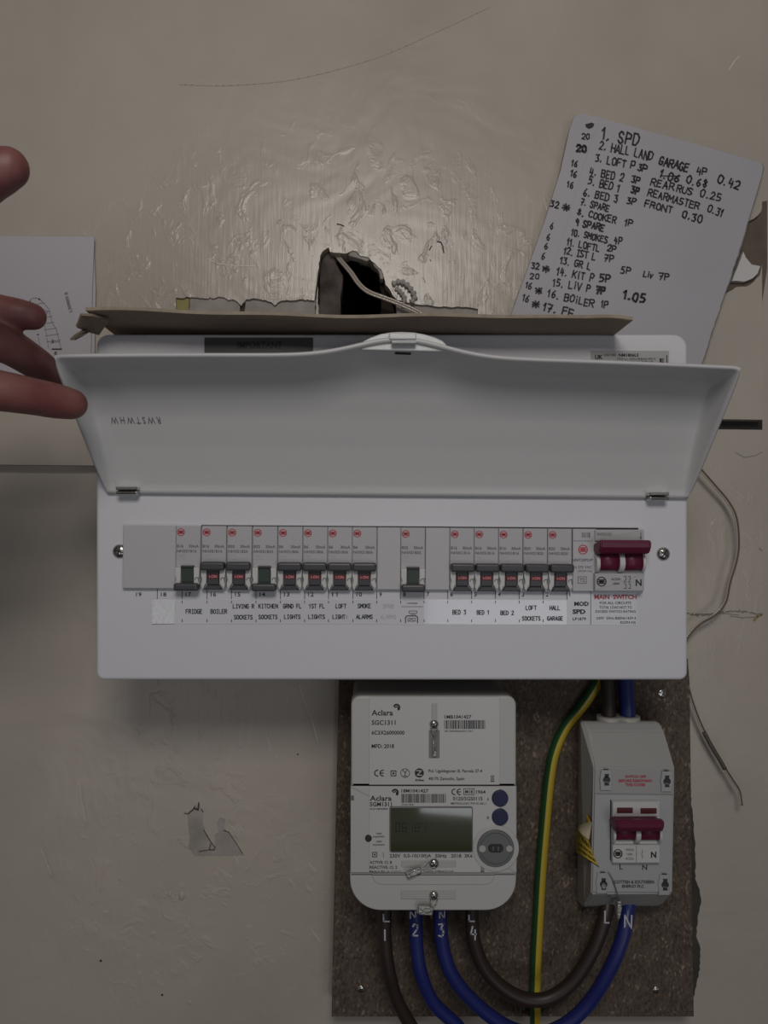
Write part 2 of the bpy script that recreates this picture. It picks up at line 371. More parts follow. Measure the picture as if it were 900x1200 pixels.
class Print:
    """flat ink on one surface; fn maps pixel (or local) coordinates to a point"""
    def __init__(s, y=None, fn=None):
        s.bm = bmesh.new(); s.fn = fn or (lambda a, b: W(a, b, y)); s.mats = []; s.cur = 0
    def m(s, name):
        if name not in s.mats: s.mats.append(name)
        s.cur = s.mats.index(name); return s
    def poly(s, pts):
        vs = [s.bm.verts.new(s.fn(a, b)) for a, b in pts]
        f = s.bm.faces.new(vs); f.material_index = s.cur; return s
    def rect(s, x0, y0, x1, y1): return s.poly([(x0, y0), (x1, y0), (x1, y1), (x0, y1)])
    def disc(s, cx, cy, r, n=16): return s.poly(circ(cx, cy, r, n))
    def ring(s, cx, cy, r, w, n=20, a0=0, a1=360):
        for k in range(n):
            a, b = radians(a0 + (a1 - a0) * k / n), radians(a0 + (a1 - a0) * (k + 1) / n)
            s.poly([(cx + r * cos(a), cy + r * sin(a)), (cx + r * cos(b), cy + r * sin(b)),
                    (cx + (r - w) * cos(b), cy + (r - w) * sin(b)), (cx + (r - w) * cos(a), cy + (r - w) * sin(a))])
        return s
    def line(s, pts, w):
        for (x0, y0), (x1, y1) in zip(pts, pts[1:]):
            dx, dy = x1 - x0, y1 - y0; l = math.hypot(dx, dy) or 1e-6; dx /= l; dy /= l
            nx, ny = -dy * w / 2, dx * w / 2; ex, ey = dx * w * .35, dy * w * .35
            s.poly([(x0 - ex + nx, y0 - ey + ny), (x1 + ex + nx, y1 + ey + ny), (x1 + ex - nx, y1 + ey - ny), (x0 - ex - nx, y0 - ey - ny)])
        return s
    def box(s, x0, y0, x1, y1, w): return s.line([(x0, y0), (x1, y0), (x1, y1), (x0, y1), (x0, y0)], w)
    def txt(s, t, x0, y0, x1, y1, bold=0.0):
        bold += 0.008
        vs, fs, a, b, c, d = glyphs(t, bold)
        kx = (x1 - x0) / ((b - a) or 1); ky = (y1 - y0) / ((d - c) or 1)
        bv = [s.bm.verts.new(s.fn(x0 + (x - a) * kx, y1 - (y - c) * ky)) for x, y in vs]
        for f in fs:
            try: s.bm.faces.new([bv[i] for i in f]).material_index = s.cur
            except ValueError: pass
        return s
    def hand(s, t, x0, y0, x1, y1, h, w=1.3, jit=0.25, mono=False):
        """stroke letters whose centre line runs from (x0,y0) to (x1,y1), h tall"""
        L = math.hypot(x1 - x0, y1 - y0); dx, dy = (x1 - x0) / L, (y1 - y0) / L; ux, uy = dy, -dx
        wid = [(4.0 if (mono or c not in '.|iI1 ') else (2.0 if c != ' ' else 3.0)) for c in t]
        tot = sum(wid) + 1.5 * (len(t) - 1); k = L / tot; q = 0.0
        for c, cw in zip(t, wid):
            off = (cw - 4.0) / 2; jy = rnd.uniform(-jit, jit) * 1.2
            for stx in ST.get(c, []):
                P = []
                for (x, y) in stx:
                    X = (q + off + x + rnd.uniform(-jit, jit)) * k; Y = (y - 3 + jy + rnd.uniform(-jit, jit)) / 6 * h
                    P.append((x0 + dx * X + ux * Y, y0 + dy * X + uy * Y))
                s.line(P, w)
            q += cw + 1.5
        return s
    def bars(s, x0, y0, x1, y1, seed=1):
        r = random.Random(seed); x = x0
        while x < x1:
            w = r.choice((.5, .5, .9, 1.3)); s.rect(x, y0, min(x + w, x1), y1); x += w + r.choice((.45, .6, .9))
        return s
    def globe(s, cx, cy, r, w=None):
        w = w or r * .2
        s.ring(cx, cy, r, w)
        for f in (-.38, 0, .38):
            hw = math.sqrt(max(0, 1 - f * f)) * r * .92; s.rect(cx - hw, cy + f * r - w * .42, cx + hw, cy + f * r + w * .42)
        s.rect(cx - r * .5, cy - r * .28, cx + r * .5, cy + r * .28)
        return s
    def done(s, name, parent, label=None, local=None):
        bmesh.ops.recalc_face_normals(s.bm, faces=s.bm.faces)
        return obj(name, s.bm, s.mats, parent, label, local=local)

def screw(name, parent, px, py, y, r_px, rise=0.0018, ang=20, label=None):
    k = S(y); r = r_px * k; c = W(px, py, y); bm = bmesh.new(); n = 20; rings = []
    for q, h in ((1.0, 0.0), (1.0, .25), (.86, .62), (.55, .92), (.2, 1.0)):
        rings.append([bm.verts.new((c.x + r * q * cos(2 * pi * i / n), y - rise * h, c.z + r * q * sin(2 * pi * i / n))) for i in range(n)])
    for a, b in zip(rings, rings[1:]):
        for i in range(n): bm.faces.new((a[i], a[(i + 1) % n], b[(i + 1) % n], b[i]))
    bm.faces.new(rings[-1]); bmesh.ops.recalc_face_normals(bm, faces=bm.faces)
    o = obj(name, bm, 'chrome', parent, label, smooth=True)
    P = Print(fn=lambda a, b: Vector((c.x + a * r, y - rise * (1.12 - .25 * (a * a + b * b)), c.z - b * r))).m('darker')
    for a in (ang, ang + 90):
        dx, dy = cos(radians(a)) * .62, sin(radians(a)) * .62
        P.line([(-dx, -dy), (0, 0), (dx, dy)], .2)
    P.done('cross_recess', o)
    return o

# ================================================================== THE WALL
def wx(px, y=0.0): return W(px, 600, y).x
def wz(py, y=0.0, px=450): return W(px, py, y).z
YLOW, YW = 0.012, 0.0155
X0, X1, Z0, Z1 = -1.4, 1.4, 0.0, 2.6
HOLE = [(374, 372), (373, 345), (373, 318), (375, 300), (380, 293), (385, 290), (387, 295), (392, 296), (398, 296), (405, 297), (412, 294), (418, 294), (422, 300),
        (432, 302), (440, 309), (447, 316), (450, 325), (452, 333), (458, 341), (462, 352), (466, 366), (468, 376)]
STRIP = [(206, 384), (206, 349), (222, 349), (250, 350), (268, 351), (290, 352), (302, 350), (320, 353), (345, 352), (362, 352), (374, 352)]
chipR = [(884, 356), (862, 339), (852, 330), (858, 300), (870, 270), (884, 258), (892, 246), (906, 238), (906, 268), (898, 275), (897, 300), (896, 318), (891, 328), (880, 334), (870, 340)]
chipR = [(850, 345), (850, 262), (872, 262), (884, 256), (892, 248), (905, 240), (905, 264), (897, 270), (897, 297), (895, 312), (891, 323), (884, 330), (874, 336), (862, 337)]
CHIP = [(220, 954), (224, 949), (229, 947), (233, 941), (235, 947), (238, 955), (238, 965), (240, 974), (246, 984), (252, 993), (252, 978), (256, 976), (255, 965), (258, 958),
        (264, 960), (263, 972), (269, 975), (276, 988), (286, 1002), (270, 1003), (228, 1003), (221, 992), (222, 982)]
wall = obj('wall_rear', plate([(X0, Z0), (X1, Z0), (X1, Z1), (X0, Z1)], [jag(PX(HOLE, YW), 0.0006, 0.004)], YW, 0.04), 'wall', kind='structure')
bm = bmesh.new(); bm.faces.new([bm.verts.new(p) for p in ((X0, -3.2, 0), (X1, -3.2, 0), (X1, YW, 0), (X0, YW, 0))]); obj('floor', bm, 'carpet', kind='structure')
# upper panel, one sheet of painted board with the hole and the chipped strip cut through it
zl, zr, xm = wz(545, 0, 60), wz(491.5, 0, 870), wx(500)
cr_ = jag(PX([(892, 248), (884, 256), (872, 262), (850, 262), (850, 345), (862, 337), (874, 336), (884, 330), (890, 323), (891.5, 316)], 0), 0.0008, 0.003, False)
outer = [(X0, Z1), (wx(893.5), Z1), (wx(893.5), wz(244, 0, 893))] + [q for q in cr_ if q[0] < wx(893)] + [(wx(893.5), wz(310, 0, 893)), (wx(893.5), zr), (xm, zr), (xm, zl), (X0, zl)]
cut = PX(HOLE[::1] + [(475, 360), (480, 364), (484, 384), (476, 390), (210, 390)] + STRIP, 0)
# one outline: strip on the left runs into the big hole, then a short strip to its right
ring = PX([(206, 390), (206, 349)], 0) + jag(PX([(206, 349), (222, 348.5), (240, 350), (258, 348), (275, 352), (283, 358), (289, 351), (305, 350), (318, 354), (322, 358), (330, 352), (345, 352), (360, 351), (372.5, 352)], 0), 0.0009, 0.0022, False)
ring += jag(PX(HOLE[2:20], 0), 0.0006, 0.003, False) + jag(PX([(466, 352), (480, 355), (500, 357), (520, 359), (545, 360), (560, 362)], 0), 0.0008, 0.003, False) + PX([(560, 362), (560, 390)], 0)
chipR_w = jag(PX(chipR, 0), 0.0008, 0.003)
chipR_w = [(min(x, wx(893.5) - 0.001), z) for x, z in chipR_w]
obj('panel', plate(outer, [ring], 0.0, YW - .0003), 'wall', wall)
# lower panel, set back under the upper one
lower = [(X0, wz(545.5, YLOW, 60)), (xm, wz(545.5, YLOW, 60)), (xm, wz(503.5, YLOW, 870)), (wx(893.5, YLOW), wz(503.5, YLOW, 870)), (wx(893.5, YLOW), Z0), (X0, Z0)]
chip_w = jag(PX(CHIP, YLOW), 0.0004, 0.002)
crack = jag(PX([(800, 717), (820, 719), (845, 718), (862, 719), (880, 721), (892, 721.5), (892, 723.5), (880, 722.8), (868, 722), (850, 720.5), (830, 721), (800, 720)], YLOW), 0.0004, 0.003)
obj('panel', plate(lower, [chip_w], YLOW, YW - .0003), 'wall', wall)
# plaster showing in the chips
def fill(name, pts, y, m, lab=None):
    return obj(name, slab(pts, y, YW - .0002), m, wall, lab)
fill('plaster_patch', jag(rr(222, 340, 281, 392), .5, 6), 0.0022, 'plaster', 'bare grey plaster in the chipped strip')
fill('plaster_patch', jag([(287, 340), (369, 340), (369, 392), (287, 392)], .8, 5), 0.0030, 'plaster', 'bare grey plaster in the chipped strip')
fill('plaster_patch', jag([(282, 340), (286, 340), (288, 392), (281, 392)], .5, 5), 0.0048, 'grime', 'dark groove in the chipped strip')
fill('paint_patch', rr(205.5, 340, 221.5, 392), 0.0026, 'old_green', 'old yellow green paint in the chipped strip')
fill('plaster_patch', jag([(461, 340), (560, 345), (560, 392), (470, 392)], .8, 5), 0.0030, 'plaster', 'bare grey plaster right of the hole')
fill('chip_backing', [(840, 250), (899, 235), (899, 315), (893, 356), (840, 350)], 0.0040, 'brown_chip', 'brown board laid bare behind the torn wall lining')
fill('torn_lining', jag([(846, 329), (858, 329), (871, 295), (874, 302), (881, 310), (891, 312), (888, 320), (882, 326), (872, 330), (862, 329)], .3, 4), -0.0012, 'paper_torn', 'white torn flap of wall lining')
fill('plaster_patch', [(214, 936), (292, 936), (292, 1008), (214, 1008)], YLOW + .0008, 'plaster', 'grey undercoat in the flaked patch')
obj('gap_strip', slab([(800, 490), (893.4, 490.5), (893.4, 505), (800, 505)], YLOW + .001, YW), 'gap', wall, 'black strip between the two wall panels')
SM = [(806, 900), (809, 905), (810, 940), (813, 965), (815, 1000), (815, 1030), (820, 1042), (822, 1058), (818, 1072), (816, 1096), (821, 1112), (820, 1136), (816, 1156), (812, 1170), (806, 1170)]
obj('paint_smear', slab(jag(SM, .7, 4), YLOW - .0006, YLOW + .0002), 'smear', wall, 'dark grey-green smear along the right edge of the chipboard')
# cavity behind the hole
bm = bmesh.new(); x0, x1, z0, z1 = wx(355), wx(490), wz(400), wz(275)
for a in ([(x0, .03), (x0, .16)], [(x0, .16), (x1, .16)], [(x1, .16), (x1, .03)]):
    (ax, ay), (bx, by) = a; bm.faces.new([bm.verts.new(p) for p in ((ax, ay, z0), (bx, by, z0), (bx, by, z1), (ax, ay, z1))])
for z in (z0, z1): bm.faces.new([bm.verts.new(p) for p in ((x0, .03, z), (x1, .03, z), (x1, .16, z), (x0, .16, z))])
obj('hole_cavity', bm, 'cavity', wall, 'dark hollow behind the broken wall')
bm = bmesh.new()
P = [(373, 385), (374, 345), (375, 312), (379, 296), (386, 290), (391, 300), (396, 312), (402, 322), (401, 338), (399, 350), (399.5, 385)]
add_slab(bm, jag(P, .4, 4), 0.010, 0.034, 0.0015, 2)
obj('wood_edge', bm, 'old_wood', wall, 'dirty splintered timber inside the hole', smooth=False)
bm = bmesh.new()
add_slab(bm, jag([(437, 300), (447, 308), (451, 330), (462, 340), (462, 385), (446, 385), (447, 345), (444, 320)], .8, 4), 0.014, 0.034, 0.001, 1)
obj('wood_edge', bm, 'cavity', wall)
# broken rim of plaster around the top and right of the hole, and the blob of filler beside it
bm = bmesh.new()
for P in ([(410, 296), (412, 293.5), (418, 293), (420, 299), (428, 300), (434, 303), (430, 306), (418, 302), (408, 299)],
          [(436, 305), (444, 309), (449, 316), (449, 327), (446, 327), (444, 318), (438, 311)]):
    add_slab(bm, jag(P, .4, 3), 0.0015, 0.012, 0.0005, 1)
obj('plaster_rim', bm, 'plaster', wall)
bm = bmesh.new(); path = [W(a, b, c) for a, b, c in ((460, 333, -.001), (468, 330, -.0025), (476, 333, -.003), (482, 340, -.0025), (486, 348, -.0015), (482, 355, -.0005))]
tube(bm, catmull(path, 5), [0.0022 + 0.001 * sin(i * 1.9) for i in range(26)], 8)
path = [W(a, b, c) for a, b, c in ((464, 338, -.0005), (470, 343, -.002), (474, 350, -.002), (472, 357, -.001))]
tube(bm, catmull(path, 5), [0.0020 + 0.0008 * sin(i * 2.3) for i in range(16)], 8)
obj('filler_ridge', bm, 'plaster', wall, 'smeared rim of grey filler beside the hole', smooth=True)
# pen marks, scuffs and lifted flake edges
P = Print(-0.0003).m('ink')
P.line([(395, 262.5), (399, 263.2), (403, 265)], 1.4).line([(503, 293), (506, 288)], 1.2).line([(512.5, 283), (517, 284), (519, 289), (520, 296)], 1.4).line([(504, 304), (505, 306)], .8)
P.m('faint_line').line(catmull([(210, 99, 0), (270, 100, 0), (350, 92, 0), (440, 68, 0), (510, 38, 0), (575, 8, 0)], 8) and [(v.x, v.y) for v in catmull([(210, 99, 0), (270, 100, 0), (350, 92, 0), (440, 68, 0), (510, 38, 0), (575, 8, 0)], 8)], .9)
P.m('scratch').line([(243, 303), (252, 308), (270, 311), (300, 312)], 1.0).line([(351, 803), (358, 825), (366, 845), (372, 868)], .7)
P.line([(92, 915), (96, 940), (100, 962)], .7).line([(48, 995), (55, 1012), (60, 1025)], .7)
P.line([(854, 82), (862, 70), (866, 66)], 1.6)
P.done('surface_mark', wall, 'pen marks and scratches on the paint')
P = Print(YLOW - .0003).m('grime')
P.line([(216, 953), (220, 954), (226, 949), (229, 944)], .9).line([(227, 947), (232, 949), (233, 941)], 1.6).line([(236, 948), (238, 952)], 1.0)
P.line([(239, 973), (243, 980), (248, 988), (252, 993), (251, 996), (245, 996), (247, 989)], .9).line([(262, 973), (268, 975), (276, 987), (284, 1000)], .7).line([(244, 996), (233, 998)], .6)
P.disc(190, 1166, 1.5, 6).disc(118, 1126, 1.6, 6).disc(349, 884, 1, 6)
P.m('crack')
for q in range(46):
    a_ = 803 + q * 1.95; h_ = rnd.uniform(.5, 2.6) * (1.4 if q < 14 or 26 < q < 33 else .8); m_ = 718.5 + 2.2 * sin(q * .16) + rnd.uniform(-.7, .7)
    P.poly([(a_, m_ - h_ / 2), (a_ + 2.1, m_ - h_ / 2 + rnd.uniform(-.4, .4)), (a_ + 2.1, m_ + h_ / 2), (a_, m_ + h_ / 2 + rnd.uniform(-.3, .3))])
P.line([(808, 721), (825, 719.5), (850, 719), (866, 721)], .8).line([(856, 722), (870, 724), (890, 723)], .9).line([(893, 645), (890, 643)], 1.2).line([(862, 530), (872, 536), (885, 534), (893, 530)], .7)
P.m('old_green').line([(884, 727), (888, 722), (893, 720)], 3.0)
P.done('surface_mark', wall, 'flaked paint edges and dirt on the lower panel')
bm = bmesh.new()
for c in ((848, 905, 1.8), (213, 1050, 4.0), (222, 1175, 2.5), (141, 1030, 2.0), (199, 1047, 2.6)):
    v = W(c[0], c[1], YLOW); r = c[2] * S(0)
    bmesh.ops.create_uvsphere(bm, u_segments=10, v_segments=6, radius=r, matrix=Matrix.Translation(v) @ Matrix.Diagonal((1, .25, 1.3, 1)))
obj('paint_blister', bm, 'wall', wall, 'small paint blisters', smooth=True)

# ================================================================== CHIPBOARD
P = [(398, 700), (812, 700), (808.5, 800), (814, 1192), (388, 1192)]
P = [(392, 700), (811, 700), (813, 1192), (388, 1192)]
bm = slab([(396, 772), (806.5, 772), (808.5, 800), (813.5, 1192), (388.5, 1192), (397, 800)], -0.018, 0.0, 0.0008, 1)
board = thing('chipboard_panel', 'bare brown chipboard panel behind the meter, cables and switch box', 'board', W(600, 1192, -.009))
for v in bm.verts: v.co.y = YLOW - .0008 if v.co.y > -.001 else v.co.y
obj('board', bm, 'chipboard', board)
for i, (a, b, r) in enumerate(((776, 813, 5.5), (423, 1159, 4.5), (769, 1160, 4.5), (645, 1177, 3.2))):
    screw('screw', board, a, b, -0.018, r, .0012, 30 + 25 * i)

bm = bmesh.new()
for a, b, q in ((529, 800, 2.6), (533, 802.5, 2.0), (541, 805, 2.8), (545, 802, 1.8)):
    bmesh.ops.create_icosphere(bm, subdivisions=1, radius=q * S(-.03), matrix=Matrix.Translation(W(a, b, -.0185)) @ Matrix.Diagonal((1, .4, .8, 1)))
obj('plaster_splash', bm, 'paper_torn', board, 'white plaster splashes near the top edge')
# ================================================================== CONSUMER UNIT
YC = -0.110
unit = thing('consumer_unit', 'white metal fuse box with its lid held open and a row of switches', 'fuse box', W(459, 797, -.018))
obj('housing', slab(rr(121, 394, 798, 788, 6), -0.1, -0.0185, 0.0, fn=lambda x, y: W(x, y, YC)), 'box', unit, 'housing behind the front cover')
cover = obj('front_cover', slab(rr(112.5, 391.5, 806, 797, [14, 16, 9, 9]), YC, -0.0995, 0.0022, 3), 'box', unit)
# dark slot left open above the modules
P = Print(YC - .0003).m('darker').poly([(236, 615.2), (748, 618.6), (748, 621.5), (236, 617.6)])
P.done('aperture_gap', cover)
screw('cover_screw', unit, 140.5, 646, YC, 8.2, .0028, 15)
screw('cover_screw', unit, 777, 649, YC, 8.0, .0028, 35)
screw('cover_screw', unit, 541, 577, YC, 1.2, .0006, 15) if False else None
# warning and rating labels at the top
lb = obj('warning_label', slab(rr(239.5, 395.5, 367, 440, 1), YC - .0004, YC), 'label_dark', unit, 'dark grey notice label, mostly behind the lid')
Print(YC - .0006).m('darker').txt('IMPORTANT', 278, 400, 331, 408.5, .03).done('lettering', lb)
lb = obj('rating_label', slab(rr(692.5, 411, 784, 440, 1), YC - .0004, YC), 'label_silver', unit, 'silver rating label, mostly behind the lid')
P = Print(YC - .0006).m('ink').txt('UK', 697.3, 415.8, 706.5, 421, .04).txt('CA', 698, 422, 706.5, 427, .04).txt('CAT NO', 708, 414.5, 722, 417.2, .01).txt('NM1806LS', 725, 414.2, 748.5, 418, .03)
P.txt('230V a.c. 50Hz BSEN61439-3', 723, 419.3, 768, 421.6).txt('IP2XC  MADE IN THE UK', 719, 422.5, 766, 425).txt('E', 773, 420, 778, 424.5, .03).rect(781, 416, 782, 425)
P.done('lettering', lb)

# modules ------------------------------------------------------------
k = 0.00062
def modfn(c, y): return lambda u, v: Vector((c.x + u * k, y, c.z - v * k))
def local(y): return lambda u, v: Vector((u * k, y, -v * k))
def proto_breaker(on):
    base = bmesh.new(); add_slab(base, rr(-14.1, 0, 14.1, 72.4, .6), -.0036, 0, .0004, 1, local(0))
    sh = bmesh.new()
    for sgn in (-1, 1):
        add_slab(sh, [(sgn * a, b) for a, b in ((7.2, 48), (14.0, 48), (14.0, 57), (12.6, 62), (14.0, 67), (13.6, 70), (11.5, 73.5), (9.6, 69), (7.6, 66))], -.0066, -.0034, .0006, 2, local(0))
    lev = bmesh.new()
    if on:
        add_slab(lev, rr(-6.8, 47, 6.8, 67.5, 1), -.0062, -.0034, .0004, 1, local(0))
        add_slab(lev, [(-6.6, 67.8), (6.6, 67.8), (10.8, 73.4), (-10.8, 73.4)], -.0058, -.0034, .0006, 1, local(0))
        add_slab(lev, rr(-13.9, 41, 13.9, 51, 3.0, 4), -.0118, -.0046, .0016, 3, local(0))
    else:
        add_slab(lev, rr(-13.9, 65.6, 13.9, 74.4, 2.6, 4), -.0112, -.0036, .0016, 3, local(0))
        add_slab(lev, rr(-7.4, 45.8, 7.4, 48.2, .4), -.0066, -.0034, .0003, 1, local(0))
    slot = None
    if not on:
        slot = bmesh.new(); add_slab(slot, rr(-6.8, 48, 6.8, 67.5, .5), -.0052, -.0034, .0003, 1, local(0))
    return base, sh, lev, slot
PB = {}
def me_from(bm, name, m):
    me = bpy.data.meshes.new(name); bm.to_mesh(me); bm.free(); me.materials.append(M[m]); return me
for on in (True, False):
    b_, s_, l_, t_ = proto_breaker(on)
    PB[on] = (me_from(b_, 'circuit_breaker', 'module'), me_from(s_, 'shoulder', 'shoulder'), me_from(l_, 'lever', 'dark'), me_from(t_, 'indicator', 'green') if t_ else None)

def breaker(xc, ytop, on, rating, lab):
    c = W(xc, ytop, YC)
    b = link('circuit_breaker', PB[on][0], unit, lab, local=c)
    for nm, i in (('shoulder', 1), ('lever', 2)):
        q = bpy.data.objects.new(nm, PB[on][i]); COL.objects.link(q); q.parent = b
    if PB[on][3]:
        q = bpy.data.objects.new('indicator', PB[on][3]); COL.objects.link(q); q.parent = b
    P = Print(fn=local(-.0038)).m('red').globe(-8.6, 7.4, 4.5)
    P.m('grey_ink').txt(rating, -13, 21.6, -5.6 if len(rating) > 2 else -8, 25.2, .02).txt('30mA', .6, 21.6, 12, 25.2, .02)
    P.txt('NHXS1' + ('B06' if rating == 'B6' else rating), -13, 27.4, 9.5, 30.8, .015)
    P.m('faint_ink').box(-12.6, 33.6, -4.2, 38, .5).line([(-10.5, 36), (-8, 34.6), (-6, 36)], .5)
    P.done('lettering', b, local=c)
    P = Print(fn=local(-.0067)).m('grey_ink').ring(11.4, 61.5, 2.7, 1.1, 10, 160, 400).line([(8.4, 69.8), (12, 70.2)], .7)
    P.done('test_button', b, local=c)
    if on:
        P = Print(fn=local(-.0063)).m('redtag').rect(-6.7, 55, 6.7, 61).m('redtext')
        P.fn = local(-.0064)
        P.txt('I-ON', -4.4, 56.3, 4.6, 59.8, .02)
        P.done('on_flag', b, local=c)
def blank(x0, x1, y0, lab):
    w = x1 - x0; c = W((x0 + x1) / 2, y0, YC)
    bm = bmesh.new(); kk = w / 2
    f = local(0); add_slab(bm, rr(-kk, 0, kk, 72.4, .6), -.0044, 0, .0004, 1, f)
    if w > 40:
        for q in (0,): add_slab(bm, rr(q - .5, 2, q + .5, 72), -.0045, -.004, 0, 1, f)
    o = obj('blanking_plate', bm, 'module_blank', unit, lab, local=c); return o
def ty(x): return 615.6 + (x - 147) * 0.0078
blank(147, 207.5, ty(177), 'wide blank plate over positions 19 and 18')
blank(442.3, 469.3, ty(455), 'blank plate over position 9')
blank(498.3, 526.3, ty(512), 'blank plate over position 7')
BR = [(222.3, 0, 'B16', 'FRIDGE'), (252.2, 1, 'B16', 'BOILER'), (282, 1, 'B20', 'LIVING R SOCKETS'), (311.6, 0, 'B32', 'KITCHEN SOCKETS'), (341, 1, 'B6', 'GRND FL LIGHTS'),
      (370, 1, 'B6', '1ST FL LIGHTS'), (398.8, 1, 'B6', 'LOFT LIGHTS'), (427.4, 1, 'B6', 'SMOKE ALARMS'), (483.8, 0, 'B32', 'cooker'), (540.8, 1, 'B16', 'BED 3'),
      (569.2, 1, 'B16', 'BED 1'), (597.6, 1, 'B16', 'BED 2'), (626.2, 1, 'B20', 'LOFT SOCKETS'), (654.7, 1, 'B20', 'HALL GARAGE')]
for xc, on, rt, nm in BR:
    breaker(xc, ty(xc), bool(on), rt, 'breaker above the %s label, lever %s' % (nm, 'up, red flag showing' if on else 'down, switched off'))
# surge module
c = W(683.1, ty(683), YC); f = local(0)
bm = bmesh.new(); add_slab(bm, rr(-13.9, 0, 13.9, 73, .6), -.0046, 0, .0004, 1, f)
spd = obj('surge_module', bm, 'module_blank', unit, 'surge protection module marked T2', local=c)
P = Print(-.1148).m('grey_ink').bars(682, 624, 692, 630, 5)
P.txt('Any Fault Replace', 671.5, 633, 694.2, 634.8).m('red').globe(683.3, 644, 5.7).m('grey_ink').txt('NNT2SPD/P', 671, 654.7, 694.8, 657.8, .02)
P.txt('Uc 275 VAC', 671.2, 663, 693.6, 666.2, .01).txt('(50/60 Hz)', 677.4, 668, 694, 670.8).box(677.6, 675.9, 687.2, 683.6, .7).txt('T2', 679.4, 677.6, 685.6, 682, .01)
P.done('lettering', spd)

def rocker(parent, fn, y0, kx, pxs, cy, r, lever, dividers, guards):
    """maroon two-pole handle: barrels on a level axis, a wide paddle on top, pale dividers. y0 = plate face"""
    bm = bmesh.new()
    for a, b in pxs:
        n = 20; rings = []
        for xx in (a, b):
            c0 = fn(xx, cy)
            rings.append([bm.verts.new((c0.x, y0 - cos(pi * (i / n - .5) ) ** .7 * .0062, c0.z + sin(pi * (i / n - .5)) * r)) for i in range(n + 1)])
        for i in range(n): bm.faces.new((rings[0][i], rings[0][i + 1], rings[1][i + 1], rings[1][i])).smooth = True
        bm.faces.new(rings[0]); bm.faces.new(list(reversed(rings[1])))
    bmesh.ops.recalc_face_normals(bm, faces=bm.faces)
    drum = obj('handle_drum', bm, 'maroon', parent)
    # paddle: profile in (forward, z) swept along x
    x0, x1, yt, yb = lever
    t, b = fn((x0 + x1) / 2, yt).z, fn((x0 + x1) / 2, yb).z; h = t - b
    prof = [(-.001, b + h * .2), (.006, b), (.013, b + h * .10), (.016, b + h * .5), (.0165, t - h * .12), (.0145, t), (.010, t - h * .06), (.004, b + h * .75), (-.001, b + h * .7)]
    bm = bmesh.new(); rings = []
    for xx, s in ((x0, .0), (x0 + 1.2, 1.), (x1 - 2.2, 1.), (x1, .0)):
        X = fn(xx, yt).x; rings.append([bm.verts.new((X, y0 - d * (1 if s else .94), b + (z - b) * (1 if s else .9) + (0 if s else h * .05))) for d, z in prof])
    n = len(prof)
    for p, q in zip(rings, rings[1:]):
        for i in range(n): bm.faces.new((p[i], p[(i + 1) % n], q[(i + 1) % n], q[i]))
    bm.faces.new(rings[0]); bm.faces.new(list(reversed(rings[-1]))); bmesh.ops.recalc_face_normals(bm, faces=bm.faces)
    bmesh.ops.bevel(bm, geom=[e for e in bm.edges if e.calc_face_angle(0) > .5], offset=.0006, segments=2, affect='EDGES')
    obj('handle', bm, 'maroon', parent)
    bm = bmesh.new()
    for a, b, yy0, yy1, d in dividers:
        zc = (fn(a, yy0).z + fn(a, yy1).z) / 2; rz = (fn(a, yy0).z - fn(a, yy1).z) / 2; n = 16; rings = []
        for xx in (a, b):
            X = fn(xx, yy0).x; rings.append([bm.verts.new((X, y0 - cos(pi * (i / n - .5)) * d, zc + sin(pi * (i / n - .5)) * rz)) for i in range(n + 1)])
        for i in range(n): bm.faces.new((rings[0][i], rings[0][i + 1], rings[1][i + 1], rings[1][i]))
        bm.faces.new(rings[0]); bm.faces.new(list(reversed(rings[1])))
    bmesh.ops.recalc_face_normals(bm, faces=bm.faces)
    obj('handle_guard', bm, guards, parent)

# main switch
bm = slab(rr(697.4, 620.6, 754.8, 692.6, 1), -.1146, YC, .0005, 1)
add_slab(bm, rr(697.4, 672, 754.2, 692.8, .8), -.1190, -.1140, .0006, 2)
add_slab(bm, rr(697.4, 621, 752.5, 634, .8), -.1164, -.1140, .0006, 2)
ms = obj('main_switch', bm, 'module', unit, 'wide main switch with a maroon handle at the right end of the row')
rocker(ms, lambda x, y: W(x, y, -.1185), -.1146, k, [(702.5, 725), (731, 752.6)], 657.5, 11.5 * k, (697.6, 756.6, 632.4, 649.5),
       [(725, 731, 647, 671.5, .0078), (698.5, 702.4, 649, 671.5, .0068), (752.8, 755.8, 649, 670.5, .0068)], 'shoulder')
P = Print(-.1166).m('grey_ink').txt('WSX102', 699.3, 624.2, 717, 627.8, .01).line([(751, 624), (751, 632)], .9).line([(749.8, 629), (751, 631.5), (752.2, 629)], .7)
P.fn = lambda a, b: W(a, b, -.1192)
P.m('ink').globe(705, 681.6, 5.8).txt('AC22A', 716.3, 677.3, 727.2, 680, .01).txt('100A', 718.5, 682.5, 726, 685.2, .01)
for q in (0, 5): P.line([(731 + q, 675.5), (733.5 + q, 675.5), (733.5 + q, 679), (731.5 + q, 682), (734.5 + q, 682)], .6).line([(731.5 + q, 683.5), (733.8 + q, 685), (733.8 + q, 689.5), (731 + q, 689.5)], .6)
P.txt('N', 745, 679, 752, 686.6, .02).done('lettering', ms)

